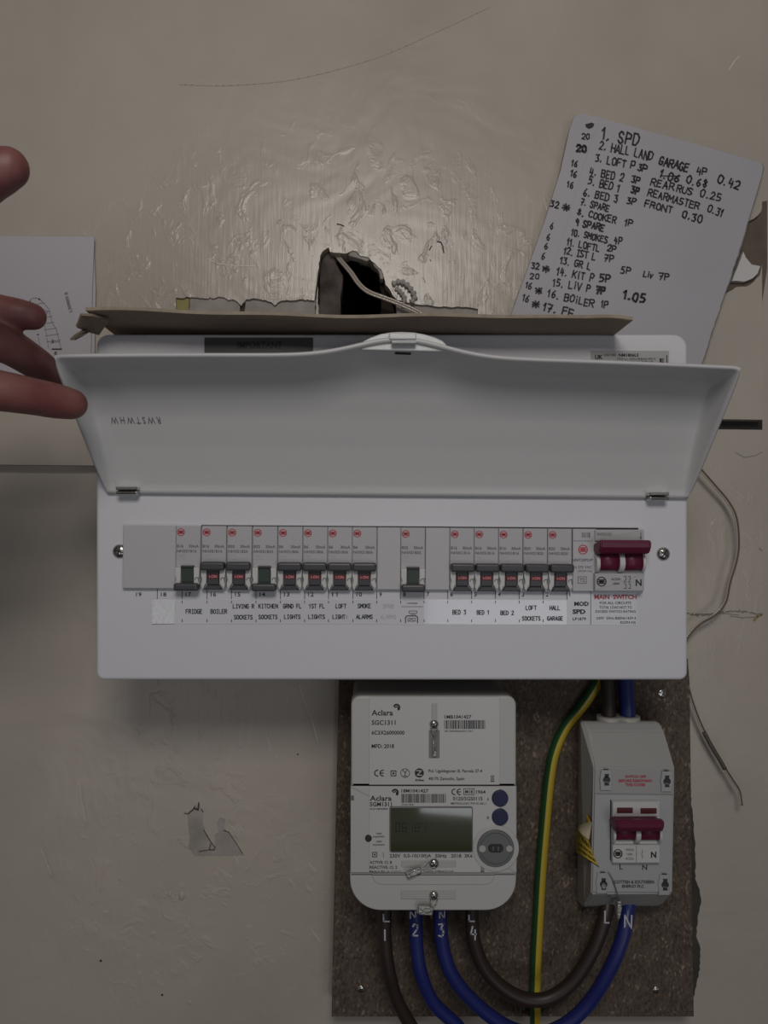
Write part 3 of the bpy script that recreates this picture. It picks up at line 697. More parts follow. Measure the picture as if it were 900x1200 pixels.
# label strips and printing under the modules
YL = YC - .0003
st = obj('circuit_label_strip', slab([(203, 702.6), (470, 703.2), (470, 731.8), (203, 731.2)], YL, YC + .0004), 'sticker', unit, 'printed strip naming positions 17 to 9')
obj('circuit_label_strip', slab([(470, 703.2), (496.5, 703.2), (496.5, 732.2), (470, 732.2)], YL, YC + .0004), 'sticker', unit, 'cooker symbol sticker under position 8')
st2 = obj('circuit_label_strip', slab([(496.6, 702.4), (664.4, 703.4), (664.4, 732), (496.6, 731.6)], YL, YC + .0004), 'sticker_glare', unit, 'glossy strip naming positions 7 to 2, glare painted into its colour')
st3 = obj('circuit_label_strip', slab([(664.5, 694), (746, 694), (746, 733), (664.5, 732)], YL, YC + .0004), 'sticker', unit, 'sticker naming the surge module and main switch')
bm = bmesh.new(); nx, ny = 10, 8; g = []
for j in range(ny + 1):
    g.append([bm.verts.new(W(178 + 27 * i / nx, 702 + 29 * j / ny, YC - .0009 - .0006 * abs(sin(i * 1.3 + j * .8)) * (1 - i / nx))) for i in range(nx + 1)])
for j in range(ny):
    for i in range(nx): bm.faces.new((g[j][i], g[j][i + 1], g[j + 1][i + 1], g[j + 1][i]))
obj('tape_end', bm, 'tape', unit, 'lifted end of the label tape, shine painted into its pale colour', smooth=True)
P = Print(YL - .0002).m('ink')
TK = [184.3, 213.4, 242.6, 271.2, 300, 328.6, 357, 385, 413.6, 441.5, 469.5, 497, 524.7, 552.7, 580.6, 608.5, 636.6, 664.5]
P.txt('19', 159.4, 694.2, 165.8, 698.8)
for i, t in enumerate(TK):
    n = str(18 - i); P.rect(t - .35, 690.5 + i * .12, t + .35, 702)
    P.txt(n, t + (4.2 if len(n) > 1 else 3), 694.2, t + (10.6 if len(n) > 1 else 6) - (2.2 if n == '1' else 0), 698.9)
    if i > 0 and t < 660: P.line([(t, 704.2), (t, 706.8)], .8).line([(t, 726), (t, 728.8)], .8)
def lab(t, x0, x1, y0, y1, w=.95):
    P.hand(t, x0, (y0 + y1) / 2, x1, (y0 + y1) / 2, y1 - y0, w, 0.0, True)
for t, x0, x1, y0, y1 in (('FRIDGE', 218, 236.8, 714.2, 719), ('BOILER', 247, 265.8, 714.2, 719), ('LIVING R', 273.2, 297.6, 708.2, 712.8), ('SOCKETS', 274.4, 295.8, 721, 725.6),
        ('KITCHEN', 303.2, 325.4, 708, 712.6), ('SOCKETS', 303.2, 325, 720.8, 725.2), ('GRND FL', 332, 353, 708, 712.6), ('LIGHTS', 333.2, 352, 720.6, 725), ('1ST FL', 362, 380.3, 708, 712.6),
        ('LIGHTS', 361.6, 380.6, 720.6, 725), ('LOFT', 393.7, 405.6, 708, 712.6), ('LIGHT:', 390, 407.2, 720.6, 725), ('SMOKE', 419.4, 434.4, 707.8, 712.4), ('ALARMS', 417.6, 436.6, 720.6, 725),
        ('BED 3', 530.6, 546, 715, 719.8), ('BED 1', 559, 573.4, 715.4, 720), ('BED 2', 586.8, 602, 716, 720.4), ('LOFT', 616.3, 628.6, 710, 714.6), ('SOCKETS', 612, 633.2, 722.6, 727), ('HALL', 644.4, 656.2, 710, 714.8), ('GARAGE', 641.5, 659.5, 722.6, 727)):
    lab(t, x0, x1, y0, y1)
P.m('faint_ink'); lab('SPARE', 449, 462, 708.4, 712.6, .6); lab('ALARMS', 446, 464, 720.8, 725, .6)
P.m('ink').txt('COOKER', 477, 706.2, 489.6, 707.8, .01).rect(470, 710.7, 495.8, 711.2)
P.box(479.5, 716, 488.5, 718.8, .6).line([(487, 720.2), (481, 720.2)], .6).line([(475.2, 729.8), (475.2, 723.5), (477, 721.8), (487.6, 721.8), (489.4, 723.5), (489.4, 729.8)], 1.1).box(478, 724.6, 486.8, 728, .6).line([(479, 727), (482, 725.6), (485, 727.2)], .6)
P.txt('MOD', 673, 705, 690, 710.2, .035).txt('SPD', 671, 714, 686.2, 719.6, .035).txt('LP1879', 671.2, 723.6, 686.8, 727, .01).rect(692, 692.5, 692.6, 732)
P.m('red').txt('MAIN  SWITCH', 696.6, 696.9, 746, 702.3, .025)
P.m('ink').txt('FOR ALL CIRCUITS', 702.8, 705, 739.6, 708).txt('TOTAL LOAD NOT TO', 702.4, 710.2, 740.4, 713.2).txt('EXCEED SWITCH RATING', 697.9, 715.2, 745, 718)
P.txt('230V  50Hz BSEN61439-3', 698.9, 722.9, 745, 725.8).txt('EG293-NS', 727.2, 728, 745, 730.8)
P.done('lettering', unit, 'position numbers and circuit names')

# the lid -------------------------------------------------------------
HL, HR = W(126, 578.5, YC - .003), W(806, 584.5, YC - .003)
TL, TR = W(63, 418, -.188), W(868, 432, -.188)
xm_h, hw = (HL.x + HR.x) / 2, (HR.x - HL.x) / 2
xm_t, tw = (TL.x + TR.x) / 2, (TR.x - TL.x) / 2
print('lid half widths', hw, tw)
PROF = [(0, 0), (.03, .0025), (.136, .0065), (.30, .0118), (.505, .0166), (.66, .0186), (.76, .0184), (.815, .0160), (.87, .0112), (1, 0)]
def prof(t):
    for (a, p), (b, q) in zip(PROF, PROF[1:]):
        if t <= b:
            s = (t - a) / (b - a); return p + (q - p) * s
    return 0.0
def prof_s(t):
    w = 0; a = 0
    for d, g in ((-.03, 1), (-.015, 2), (0, 3), (.015, 2), (.03, 1)):
        tt = min(1, max(0, t + d)); a += prof(tt) * g; w += g
    return (a / w) * min(1, t / .03 + .0) * (1 if t < .97 else (1 - t) / .03)
HUMPX = W(470, 390, -.188).x
def lid_pt(u, t, off=0.0):
    """u -1..1 across, t 0..1 from hinge to rim, off = out of the inner face"""
    x = (xm_h + u * hw) * (1 - t) + (xm_t + u * tw) * t
    f = (u + 1) / 2
    base = HL.lerp(HR, f); tip = TL.lerp(TR, f)
    tip.z += .0035 * (1 - u * u)
    c = (tip - base); ch = Vector((0, c.y, c.z)).normalized(); n = Vector((0, -ch.z, ch.y))
    if n.y < 0: n = -n                       # towards the wall
    de = (1 - abs(u)) * hw
    s = min(1, de / .0042); s = s * .92 + .08 * min(1, de / .010)
    s = 1 - (1 - s) ** 1.6
    p = base.lerp(tip, t); p.x = x
    p += n * (prof_s(t) * s - off)
    dx = x - HUMPX
    w = max(0, (t - .74) / .26); w = w * w * (3 - 2 * w)
    p.z += .0112 * math.exp(-(dx / .0385) ** 2) * w
    return p
us = [-1 + 2 * i / 90 for i in range(91)]
ed = [0, .0006, .0013, .0021, .0030, .0040, .0052, .0070, .0095]
us = sorted(set([-1 + d / hw for d in ed] + [1 - d / hw for d in ed] + [u for u in us if abs(u) < 1 - .011 / hw]))
ts = [i / 44 for i in range(45)]
bm = bmesh.new(); G = [[bm.verts.new(lid_pt(u, t)) for u in us] for t in ts]
for j in range(len(ts) - 1):
    for i in range(len(us) - 1):
        bm.faces.new((G[j][i], G[j][i + 1], G[j + 1][i + 1], G[j + 1][i])).smooth = True
bmesh.ops.recalc_face_normals(bm, faces=bm.faces)
if sum(f.normal.y for f in bm.faces) > 0: bmesh.ops.reverse_faces(bm, faces=bm.faces)
lid = obj('lid', bm, 'lid', unit, 'hinged lid standing open')
so = lid.modifiers.new('thickness', 'SOLIDIFY'); so.thickness = .0018; so.offset = -1; so.use_even_offset = False
def lidfn(u0, t0, sc=1.0):
    o = lid_pt(u0, t0, .0004); ax = (lid_pt(u0 + .02, t0, .0004) - lid_pt(u0 - .02, t0, .0004)).normalized(); az = (lid_pt(u0, t0 + .01, .0004) - lid_pt(u0, t0 - .01, .0004)).normalized()
    return lambda a, b: o + ax * a * .001 + az * b * .001
u0 = (160.5 - 459) / 349
P = Print(fn=lidfn(u0, .475)).m('grey_ink')
P.bm.free(); P.bm = bmesh.new()
old = P.fn; P.fn = lambda a, b: old(-a, b)
P.txt('R W S T W H W', -17, -2.6, 17, 2.6, 0.0)
P.done('lettering', lid)
# slot, catch and finger pull at the middle of the rim
def at_lid(px, py, guess=.9):
    best = None
    for j in range(200):
        t = .7 + .3 * j / 199; u = (W(px, py, -.18).x - xm_t) / tw; p = lid_pt(u, t, .0003)
        d = ROT.transposed() @ (p - CAM); yy = 600 - d.y / -d.z * FPX
        if best is None or abs(yy - py) < best[0]: best = (abs(yy - py), t, u)
    return best[1], best[2]
t_, u_ = at_lid(472, 414)
P = Print(fn=lidfn(u_, t_)).m('darker'); P.rect(-5.2, -1.1, 5.2, 1.1); P.done('catch_slot', lid)
t1 = lid_pt(u_, 1.0)
yb = t1.y + .004
bm = slab([(424, 403), (426, 399.5), (434, 395.5), (446, 391.2), (458, 389.2), (470, 388.6), (484, 389.2), (498, 391.6), (510, 395.2), (519, 399.5), (523, 403.5), (523, 412), (424, 410)], yb, yb + .003, .0008, 2)
obj('finger_pull', bm, 'lid', lid, 'pale curved finger pull')
bm = slab(rr(456, 389.5, 488, 397.5, 1.5), t1.y - .0012, t1.y + .004, .0008, 2)
add_slab(bm, rr(459, 398.5, 488, 402.2, 1.2), t1.y - .0022, t1.y + .003, .0008, 2)
obj('catch', bm, 'lid', lid, 'moulded catch')
# steel hinge clips
for a, b, dy in ((135.5, 160.5, 0), (761.5, 784.5, 6.5)):
    bm = slab(rr(a, 570.2 + dy, b, 574.2 + dy, .8), -.1220, -.1130, .0005, 1)
    add_slab(bm, rr(a, 575 + dy, b, 579.8 + dy, 1.6), -.1200, -.1098, .0012, 2)
    obj('hinge_clip', bm, 'chrome', unit)

# ================================================================== CARDBOARD ON TOP
ztop = W(459, 391.5, YC).z + .0012
def zc(px, py): return W(px, py, YC).z
xa, xb = W(100, 368, -.150).x, W(742, 369, -.150).x
bm = bmesh.new(); nx, ny = 64, 10; yb0, yf0 = -.030, -.1500
def sheet(i, j, th):
    s, q = i / nx, j / ny
    x = xa + (xb - xa) * s; y = yb0 + (yf0 - yb0) * q
    over = max(0, (q - .6) / .4)
    z = ztop + .0004 + .0010 * over * (sin(s * 9 + 1) + .6 * sin(s * 23)) + .0004 * over * (1 - s) + .0022 * over * math.exp(-((s - .97) / .05) ** 2)
    return Vector((x, y, z + th))
for th in (0, .0022):
    g = [[bm.verts.new(sheet(i, j, th)) for i in range(nx + 1)] for j in range(ny + 1)]
    for j in range(ny):
        for i in range(nx): bm.faces.new((g[j][i], g[j][i + 1], g[j + 1][i + 1], g[j + 1][i])).smooth = True
    if th == 0: g0 = g
ring0 = [g0[0][i] for i in range(nx + 1)] + [g0[j][nx] for j in range(1, ny + 1)] + [g0[ny][i] for i in range(nx - 1, -1, -1)] + [g0[j][0] for j in range(ny - 1, 0, -1)]
ring1 = [g[0][i] for i in range(nx + 1)] + [g[j][nx] for j in range(1, ny + 1)] + [g[ny][i] for i in range(nx - 1, -1, -1)] + [g[j][0] for j in range(ny - 1, 0, -1)]
n = len(ring0)
for i in range(n): bm.faces.new((ring0[i], ring0[(i + 1) % n], ring1[(i + 1) % n], ring1[i])).material_index = 1
bmesh.ops.recalc_face_normals(bm, faces=bm.faces)
cbx = thing('cardboard_sheet', 'brown cardboard sheet lying on top of the white fuse box', 'cardboard', (0, -.09, ztop))
obj('sheet', bm, ['cardboard', 'cardboard_edge'], cbx)
def flap(name, pts, lab):
    """pts = (px, py, y) corner points, a bent piece of card"""
    bm = bmesh.new(); vs = [bm.verts.new(W(*p)) for p in pts]; c = bm.verts.new(sum((v.co for v in vs), Vector()) / len(vs))
    for i in range(len(vs)): bm.faces.new((vs[i], vs[(i + 1) % len(vs)], c))
    bmesh.ops.recalc_face_normals(bm, faces=bm.faces)
    o = obj(name, bm, 'cardboard', cbx, lab); m = o.modifiers.new('t', 'SOLIDIFY'); m.thickness = .0018; m.offset = 0; return o
flap('corner_flap', [(95, 368.5, -.150), (108, 369, -.148), (128, 374, -.135), (116, 391.5, -.114), (104, 388, -.118), (89.5, 383, -.144)], 'folded down end of the sheet')
flap('torn_flap', [(104, 385, -.120), (98, 387, -.135), (88, 393, -.150), (82.5, 397, -.156), (88, 397.3, -.154), (98, 393.5, -.136), (105, 388.5, -.120)], 'torn tongue of cardboard hanging from the corner')

# ================================================================== WRITTEN CARD
YK = -.0125
card = thing('handwritten_card', 'white card with a handwritten circuit list leaning against the wall', 'card', W(690, 440, YK))
front = [(686, 133.5), (694, 135.5), (760, 153.5), (830, 173), (880, 187.5), (892, 191), (894.5, 196), (892, 208), (882, 241)]
right = [(882, 241), (861, 310), (845, 362), (832, 398), (822, 418), (812, 455)]
left = [(590, 432), (587, 420), (598, 372), (618, 316), (640, 254), (657, 200), (667, 154), (672, 139), (679, 133.5)]
pts = front[:-1] + [(a + rnd.uniform(-.5, .5), b) for a, b in [(882 - (882 - 861) * i / 12, 241 + 69 * i / 12) for i in range(12)]] + [(a + rnd.uniform(-.9, .9), b) for a, b in [(861 - 49 * i / 30, 310 + 145 * i / 30) for i in range(31)]] + left
cf = obj('card_face', slab(pts, YK - .0006, YK), 'card', card)
core = [(x + (1.2 if y > 150 and x > 800 else -.5), y + .5) for x, y in pts]
obj('card_core', slab(core, YK, YK + .0016), 'card_core', card, 'grey core showing at the torn edge')
P = Print(YK - .0009).m('crease').line([(703, 139), (695, 160), (683, 196), (668, 250), (655, 290), (640, 338), (632, 366)], .9).done('crease_line', card)
P = Print(YK - .0010).m('ink')
def hw_(t, x0, y0, x1, y1, h, w=1.35, jit=.36): P.hand(t, x0, y0, x1, y1, h * 1.1, w * 1.2, jit)
hw_('1. SPD', 706, 156, 749, 164.5, 11.5, 1.7)
hw_('2. HALL LAND', 703, 169.5, 765, 183.5, 8.6); hw_('GARAGE', 773, 188, 807, 197, 8.2, 1.6); hw_('4P', 817, 200, 828, 202, 7); hw_('0.42', 842, 209, 867, 218, 8.6, 1.6)
hw_('3. LOFT P', 698, 184.5, 744, 194, 7.8, 1.4); hw_('3P', 748, 195, 758, 198, 7, 1.5); hw_('1.06', 774, 203, 796, 210, 8, 1.6); hw_('0.68', 805, 210, 829, 216, 8, 1.5)
P.line([(774, 206), (797, 206.5)], 1.2)
hw_('4. BED 2', 691.5, 200, 731, 208, 8); hw_('3P', 740.5, 209, 750, 211.5, 7, 1.5); hw_('REAR', 763.5, 213, 790, 219.5, 7.2); hw_('RUS', 794, 220, 811, 225.5, 7); hw_('0.25', 821, 226, 845, 232, 7.4)
hw_('5. BED 1', 690, 211, 726, 220.5, 8); hw_('3P', 740, 222, 749, 224, 7, 1.8); hw_('REARMASTER', 760, 225, 819, 242, 7.2); hw_('0.31', 830, 244, 847, 250.5, 7.6)
hw_('6. BED 3', 684, 225, 724, 233, 7.8); hw_('3P', 735, 234.5, 745, 237, 7, 1.4); hw_('FRONT', 756, 238, 788, 246, 6.6); hw_('0.30', 800, 251, 823, 257, 7.4, 1.5)
hw_('7. SPARE', 681, 236, 714, 244.5, 6.6, 1.3); hw_('8. COOKER', 677, 248, 722, 258, 6.6); hw_('1P', 733, 260, 741, 262, 6.8)
hw_('9 SPARE', 674.5, 259.5, 708, 267.5, 6.6, 1.6); hw_('10. SMOKES', 670, 272, 712, 281, 6.4); hw_('4P', 720, 281, 729, 283, 6.8)
hw_('11. LOFTL', 665, 283.5, 703, 291, 6.8); hw_('2P', 712, 290.5, 722, 292, 6.6); hw_('12. IST L', 661.5, 293.5, 698, 301, 6.8); hw_('7P', 708, 302, 719, 303.5, 6.8)
hw_('13. GR L', 657, 304.5, 692.5, 312.5, 7); hw_('5P', 727.5, 316, 739, 318, 6.8); hw_('Liv', 755, 320.5, 765, 323, 6); hw_('7P', 772, 323.5, 784, 325, 6.4)
hw_('14. KiT P', 653, 317.5, 696, 326, 7.6); hw_('5P', 702.5, 325.5, 715, 327, 7.2, 1.7); hw_('15. LiV P', 648.5, 330.5, 692, 338, 7.4); hw_('7P', 698.5, 339, 709, 340.5, 7, 2.2)
hw_('16. BOiLER', 642.5, 343.5, 696, 356, 7.4); hw_('1P', 705, 356, 712.5, 357, 7); hw_('17. FE', 637.5, 359.5, 672, 367, 8, 1.6); hw_('1.05', 731.5, 345, 756, 350.5, 8.6, 2.1)
P.poly([(686, 145.5), (690, 144.5), (693, 143.5), (696.5, 145), (695, 149), (690, 151), (686.5, 148.5)])
for t, a, b, c, d, h, w in (('20', 682, 159.5, 691, 160.5, 5.5, 1.2), ('20', 676, 174, 687, 175, 6.5, 2.2), ('16', 670, 190.5, 677, 192, 6.5, 1.3), ('16', 669, 203, 676, 204.5, 6.5, 1.3), ('16', 665, 215.5, 672, 217, 6.5, 1.3),
        ('32', 645, 238, 655, 240.5, 6.5, 1.4), ('*', 659.5, 243.5, 667.5, 243.5, 8, 1.6), ('6', 645, 264, 648.5, 264.5, 6.5, 1.2), ('6', 641, 277.5, 644.5, 278, 6.5, 1.2), ('6', 638.5, 287.5, 642, 288, 6, 1.2), ('6', 635, 299.5, 638.5, 300, 6.5, 1.2),
        ('32', 623, 311, 632, 312.5, 6, 1.4), ('*', 636, 315, 644, 315, 7.5, 1.6), ('20', 621, 323.5, 632, 324, 5.5, 1.2), ('16', 616.5, 334, 623, 335.5, 6.5, 1.3), ('*', 627.5, 340.5, 635, 340.5, 7.5, 1.6), ('16', 613, 348, 620, 350, 6.5, 1.3), ('*', 623.5, 356.5, 631.5, 356.5, 7.5, 1.6)):
    hw_(t, a, b, c, d, h, w)
P.done('handwriting', card)

# ================================================================== BOOKLET ON THE LEFT
YB = -.006
bk = thing('instruction_booklet', 'white leaflet with a line drawing tucked behind the hand at left', 'leaflet', W(40, 470, YB))
bm = slab([(-160, 275), (110.5, 277.5), (108, 340), (105.5, 452), (-160, 450)], YB, YB + .0012); obj('page', bm, 'paper', bk)
bm = slab([(-158, 277), (109.5, 278.5), (112, 340), (110, 450), (-158, 448)], YB + .0022, YB + .003); obj('page', bm, 'paper', bk, 'rear page standing slightly behind')
P = Print(YB - .0003).m('grey_ink')
for a, b in ((15, 0), (0, 0)):
    pass
P.line([(34, 354), (37, 350), (42, 349), (47, 351), (52, 356), (57, 362), (61, 378), (66, 386), (69, 398), (72, 410)], .6)
P.line([(41, 357), (47, 360), (50, 372), (54, 390), (57, 408)], .5)
for y in (365, 371, 378, 385, 392, 399): P.line([(48 + (y - 365) * .2, y + 1.5), (59 + (y - 365) * .35, y - .5)], .5)
P.ring(53, 366, 3, .5, 14).line([(59, 402), (70, 400)], .5).line([(45, 395), (47, 408)], .5).line([(44, 356), (52, 355)], .5)
P.m('ink').disc(35, 353.5, 1.1, 8).disc(46, 350.5, 1.1, 8).disc(44.5, 392, 1.0, 8).rect(60.5, 408.4, 72.5, 409.9)
P.line([(61.5, 398), (62.5, 401), (61, 401)], 1.0)
P.m('grey_ink')
o_ = P.fn; A = radians(74)
def rot_text(t, cx, cy, L, h, ang, bold=0):
    a = radians(ang)
    P.fn = lambda x, y: o_(cx + x * cos(a) - y * sin(a), cy + x * sin(a) + y * cos(a)); P.txt(t, -L / 2, -h / 2, L / 2, h / 2, bold); P.fn = o_
rot_text('L309899 B', 80, 354, 24, 4.2, -104, .02)
P.m('ink'); rot_text('5', 65.5, 415, 3.6, 6, 165, .02)
P.done('print', bk)

# ================================================================== ELECTRICITY METER
YM = -.088
meter = thing('electricity_meter', 'white electricity meter with a small screen and blue buttons', 'meter', W(508, 1068, -.05))
body = obj('back_shell', slab(rr(413, 817, 602, 1064, [10, 10, 34, 34]), YM + .016, -.0182, .001, 1, fn=lambda x, y: W(x, y, YM)), 'meter_shell', meter, 'darker rear shell')
bm = slab(rr(411.5, 815.5, 605, 920.9, [11, 11, .5, .5]), YM, YM + .018, .0016, 3)
uc = obj('upper_cover', bm, 'meter', meter, 'upper communications module')
bm = slab(rr(410.8, 921.5, 605.5, 1023.2, .5), YM, YM + .018, .0005, 2)
mc = obj('middle_cover', bm, 'meter', meter, 'middle section with the screen')
bm = slab(rr(410.2, 1023.8, 605, 1067, [.5, .5, 36, 36], 10), YM, YM + .018, .0010, 3)
add_slab(bm, rr(436, 1024.6, 580, 1037, [1, 1, 12, 12]), YM - .0008, YM + .002, .0005, 1)
tc = obj('terminal_cover', bm, 'meter', meter, 'plain terminal cover with rounded corners')
obj('label_plate', slab(rr(432.5, 816.5, 585.5, 919.8, .8), YM - .0005, YM + .001, .0003, 1), 'meter_plate', uc)
obj('label_plate', slab(rr(432.5, 922.4, 585.5, 1022.4, .8), YM - .0005, YM + .001, .0003, 1), 'meter_plate', mc)
obj('edge_notch', slab(rr(411.3, 932.5, 414.8, 938), YM - .0003, YM + .004), 'port', mc, 'small grey notch on the left edge')
Y1 = YM - .0007
P = Print(Y1).m('ink')
def logo(x0, y0, s):
    P.ring(x0 + 4.2 * s, y0 + 4.4 * s, 4.3 * s, 2.1 * s, 14, 195, 375).disc(x0 + 6.6 * s, y0 + 6.4 * s, 1.6 * s, 10).line([(x0 + 2 * s, y0 + 4.6 * s), (x0 + 4.6 * s, y0 + 3.4 * s), (x0 + 6.6 * s, y0 + 5.6 * s)], 1.1 * s)
P.txt('Aclara', 435.5, 831.9, 460.6, 838.6, .012); logo(460.6, 824.6, 1.0)
P.txt('SGC1311', 435.5, 844, 463.6, 849.6, .012).txt('6C3X26000000', 435.5, 856.2, 474, 861, .012).txt('MFD: 2018', 435.5, 872, 461.8, 876.8, .012)
def ce(x0, y0, h):
    r = h / 2; P.ring(x0 + r, y0 + r, r, h * .16, 12, 75, 285).ring(x0 + r + h * .8, y0 + r, r, h * .16, 12, 75, 285).rect(x0 + h * .9, y0 + r - h * .07, x0 + h * 1.45, y0 + r + h * .07)
ce(438.4, 902, 8)
P.box(458.2, 903.4, 464, 909.2, 1.0).rect(460, 905.2, 462.3, 907.4).ring(474.8, 906, 5.5, .7, 20).line([(472.5, 902.6), (474.8, 906), (477, 902.6)], .8).line([(474.8, 906), (474.8, 909.6)], .8).line([(472.6, 909.4), (477, 909.4)], .6)
P.disc(491.4, 905.8, 5.4, 20).txt('ZigBee', 486.2, 913, 496.8, 916.2, .03)
P.txt('Pol. Ugaldeguren III, Parcela 27-4', 502.2, 901.6, 565, 906.4, .006).txt('48170 Zamudio, Spain', 502.2, 910.6, 544.3, 915.4, .006)
P.line([(575.5, 909), (578.8, 914)], .5).line([(578.8, 909), (575.5, 914)], .5).rect(574.8, 915, 579.4, 916.2).box(575.6, 909, 578.8, 914, .4)
P.txt('1MB1041427', 521, 838, 552.4, 842.2, .012).bars(520.6, 844, 568.8, 854.2, 3).txt('0010008266201541', 521, 855.8, 553.5, 857.8)
P.fn = lambda a, b: W(a, b, Y1 - .0002); P.m('meter_plate').line([(488.4, 903.2), (494, 903.2), (488.8, 908.4), (494.4, 908.4)], 1.1)
P.done('lettering', uc)
P = Print(Y1).m('ink')
P.txt('Aclara', 433.5, 932.4, 459, 938.6, .012); logo(458.8, 924.2, 1.0)
P.txt('SGM1311', 433.5, 939.9, 459.2, 945, .012).txt('6C3S1300000000', 433.5, 947, 454.3, 949, .006).txt('18M1041427', 470.4, 924.7, 502, 928.8, .012)
P.bars(470.4, 930.4, 523, 940.8, 8).txt('SN0018M1', 470.4, 942.2, 485, 943.8); ce(529, 924.2, 7.6)
P.box(543.6, 924.3, 555.6, 931.3, .6).txt('M18', 545.2, 925.8, 554, 930, .01).txt('1964', 557.8, 926, 569, 930.2, .01)
P.txt('0120/SGS0115', 530.8, 933.7, 565.5, 938, .008).txt('METROLOGY PW.01.08.11', 528.6, 940.4, 570, 942.8, .004).txt('A', 570.6, 934.8, 573, 938).txt('B', 570.8, 956.8, 573, 960)
P.txt('1000', 441, 975.8, 447.4, 977.8, .01).txt('imp/kWh', 437, 979.4, 450.4, 982, .01).txt('1000', 441, 985.2, 447.4, 987.2, .01).txt('imp/kvarh', 437, 988.8, 450.8, 991.4, .01)
P.box(436.6, 998.9, 441.6, 1004.2, .8).rect(438.2, 1000.5, 440, 1002.6).line([(449.2, 999), (449.2, 1004.6)], .5)
P.txt('230V', 456.7, 1000.8, 469.2, 1005.2, .008).txt('0,5-10(100)A', 473, 1000.8, 505.4, 1006, .008).txt('50Hz', 510, 1000.8, 523.4, 1005.2, .008).txt('2018', 528.6, 1000.8, 540.6, 1005, .008).txt('3K6', 544.4, 1000.8, 553.8, 1005, .008)
P.txt('ACTIVE: Cl. B', 433.2, 1008.8, 459.4, 1012.4, .008).txt('REACTIVE: Cl. 2', 433.2, 1014.6, 465.4, 1018.2, .008).txt('Made in EU  U', 433.2, 1020, 456, 1022, .006).line([(458, 1021), (470, 1021)], .4)
P.txt('Property of MapleCo1 Ltd', 496.4, 1019.9, 531.2, 1022.3, .006).box(563.8, 1016, 567, 1019.6, .4).line([(563.8, 1016), (567, 1019.6)], .4).line([(567, 1016), (563.8, 1019.6)], .4).rect(563.2, 1020.6, 567.6, 1021.8)
P.done('lettering', mc)
# screen
fr = obj('screen', slab(rr(456.5, 945.6, 554.2, 999, 2.4), YM - .0018, YM, .0005, 2), 'port', mc, 'small dark display')
obj('glass', slab(rr(458, 947, 553, 997.6, 1.6), YM - .0021, YM - .0017), 'lcd', fr)
P = Print(YM - .00215).m('lcd_ink')
SEG = {'0': 'abcdef', '6': 'acdefg', '1': 'bc', '2': 'abged', '7': 'abc'}
def seg(ch, x, y, w, h):
    L = {'a': [(x, y), (x + w, y)], 'b': [(x + w, y), (x + w, y + h / 2)], 'c': [(x + w, y + h / 2), (x + w, y + h)], 'd': [(x, y + h), (x + w, y + h)], 'e': [(x, y + h / 2), (x, y + h)], 'f': [(x, y), (x, y + h / 2)], 'g': [(x, y + h / 2), (x + w, y + h / 2)]}
    for q in SEG[ch]: P.line(L[q], 1.0)
for i, ch in enumerate('06127'): seg(ch, 464 + i * 7.6, 965, 4.4, 9.5)
P.done('digits', fr)
# buttons, LED, optical port
for b in (936, 958):
    obj('button', slab(circ(586.3, b, 9.6, 28), YM - .0022, YM, .0006, 2), 'blue_button', mc, 'round navy button')
obj('pulse_lamp', slab(circ(431.8, 982.6, 4.0, 16), YM - .0009, YM), 'darker', mc, 'tiny black pulse lamp')
obj('port_surround', slab(circ(581, 994.5, 27.4, 40), YM - .0012, YM + .006, .0006, 2), 'meter', mc, 'raised round surround')
op = obj('optical_port', slab(circ(581, 994.5, 21.8, 36), YM - .0024, YM, .0006, 2), 'port', mc, 'round grey optical port')
obj('port_window', slab(rr(572.4, 989.8, 590, 999.2, 4.4), YM - .0034, YM - .002, .0004, 1), 'darker', op)
obj('port_eye', slab(circ(565.4, 995, 4.2, 16), YM - .0030, YM - .002, .0003, 1), 'recess', op)
obj('port_eye', slab(circ(597, 995, 3.9, 16), YM - .0030, YM - .002, .0003, 1), 'recess', op)
P = Print(YM - .0025).m('dark').ring(581, 994.5, 18.5, .8, 32).done('port_ring', op)
P = Print(YM - .0035).m('port').line([(578, 992.5), (578, 996.5)], 1.2).line([(584, 992.5), (584, 996.5)], 1.2).done('port_diode', op)
# seal recesses
bm = slab(rr(506, 824, 512.4, 846, 3), YM - .0013, YM, .0005, 2); obj('screw_channel', bm, 'recess', uc)
bm = slab(rr(502.6, 855.5, 515.2, 888.6, 1.2), YM - .0008, YM, .0002, 1); obj('seal_pocket', bm, 'pocket', uc)
bm = slab(rr(470.4, 1008.4, 534.5, 1016.6, 1.5), YM - .0009, YM, .0003, 1); obj('seal_slot', bm, 'recess', mc)
bm = slab(rr(470, 1043.6, 534, 1053.8, 1.5), YM - .0008, YM, .0003, 1); obj('seal_slot', bm, 'recess', tc)
screw('seal_screw', uc, 508.7, 848.6, YM - .0010, 5.2, .0022, 10)
screw('seal_screw', mc, 508.6, 1011.8, YM - .0010, 5.6, .0022, 45)
screw('seal_screw', tc, 508.4, 1049, YM - .0010, 5.2, .0022, 50)
def wire(parent, pts, r=.0004):
    bm = bmesh.new(); tube(bm, catmull([W(*p) for p in pts], 5), r, 6); return obj('seal_wire', bm, 'steel', parent)
yw = YM - .0035
wire(uc, [(505, 851, yw), (506.5, 858, yw), (510, 866, yw), (509, 876, yw), (508, 884, yw)]); wire(uc, [(512.4, 850, yw), (512, 858, yw), (508.6, 866, yw), (510.5, 872, yw), (510, 880, yw)])
bm = slab(rr(507, 866, 511.4, 887, 1), YM - .0030, YM - .0012, .0004, 1); obj('seal_tag', bm, 'seal', uc)
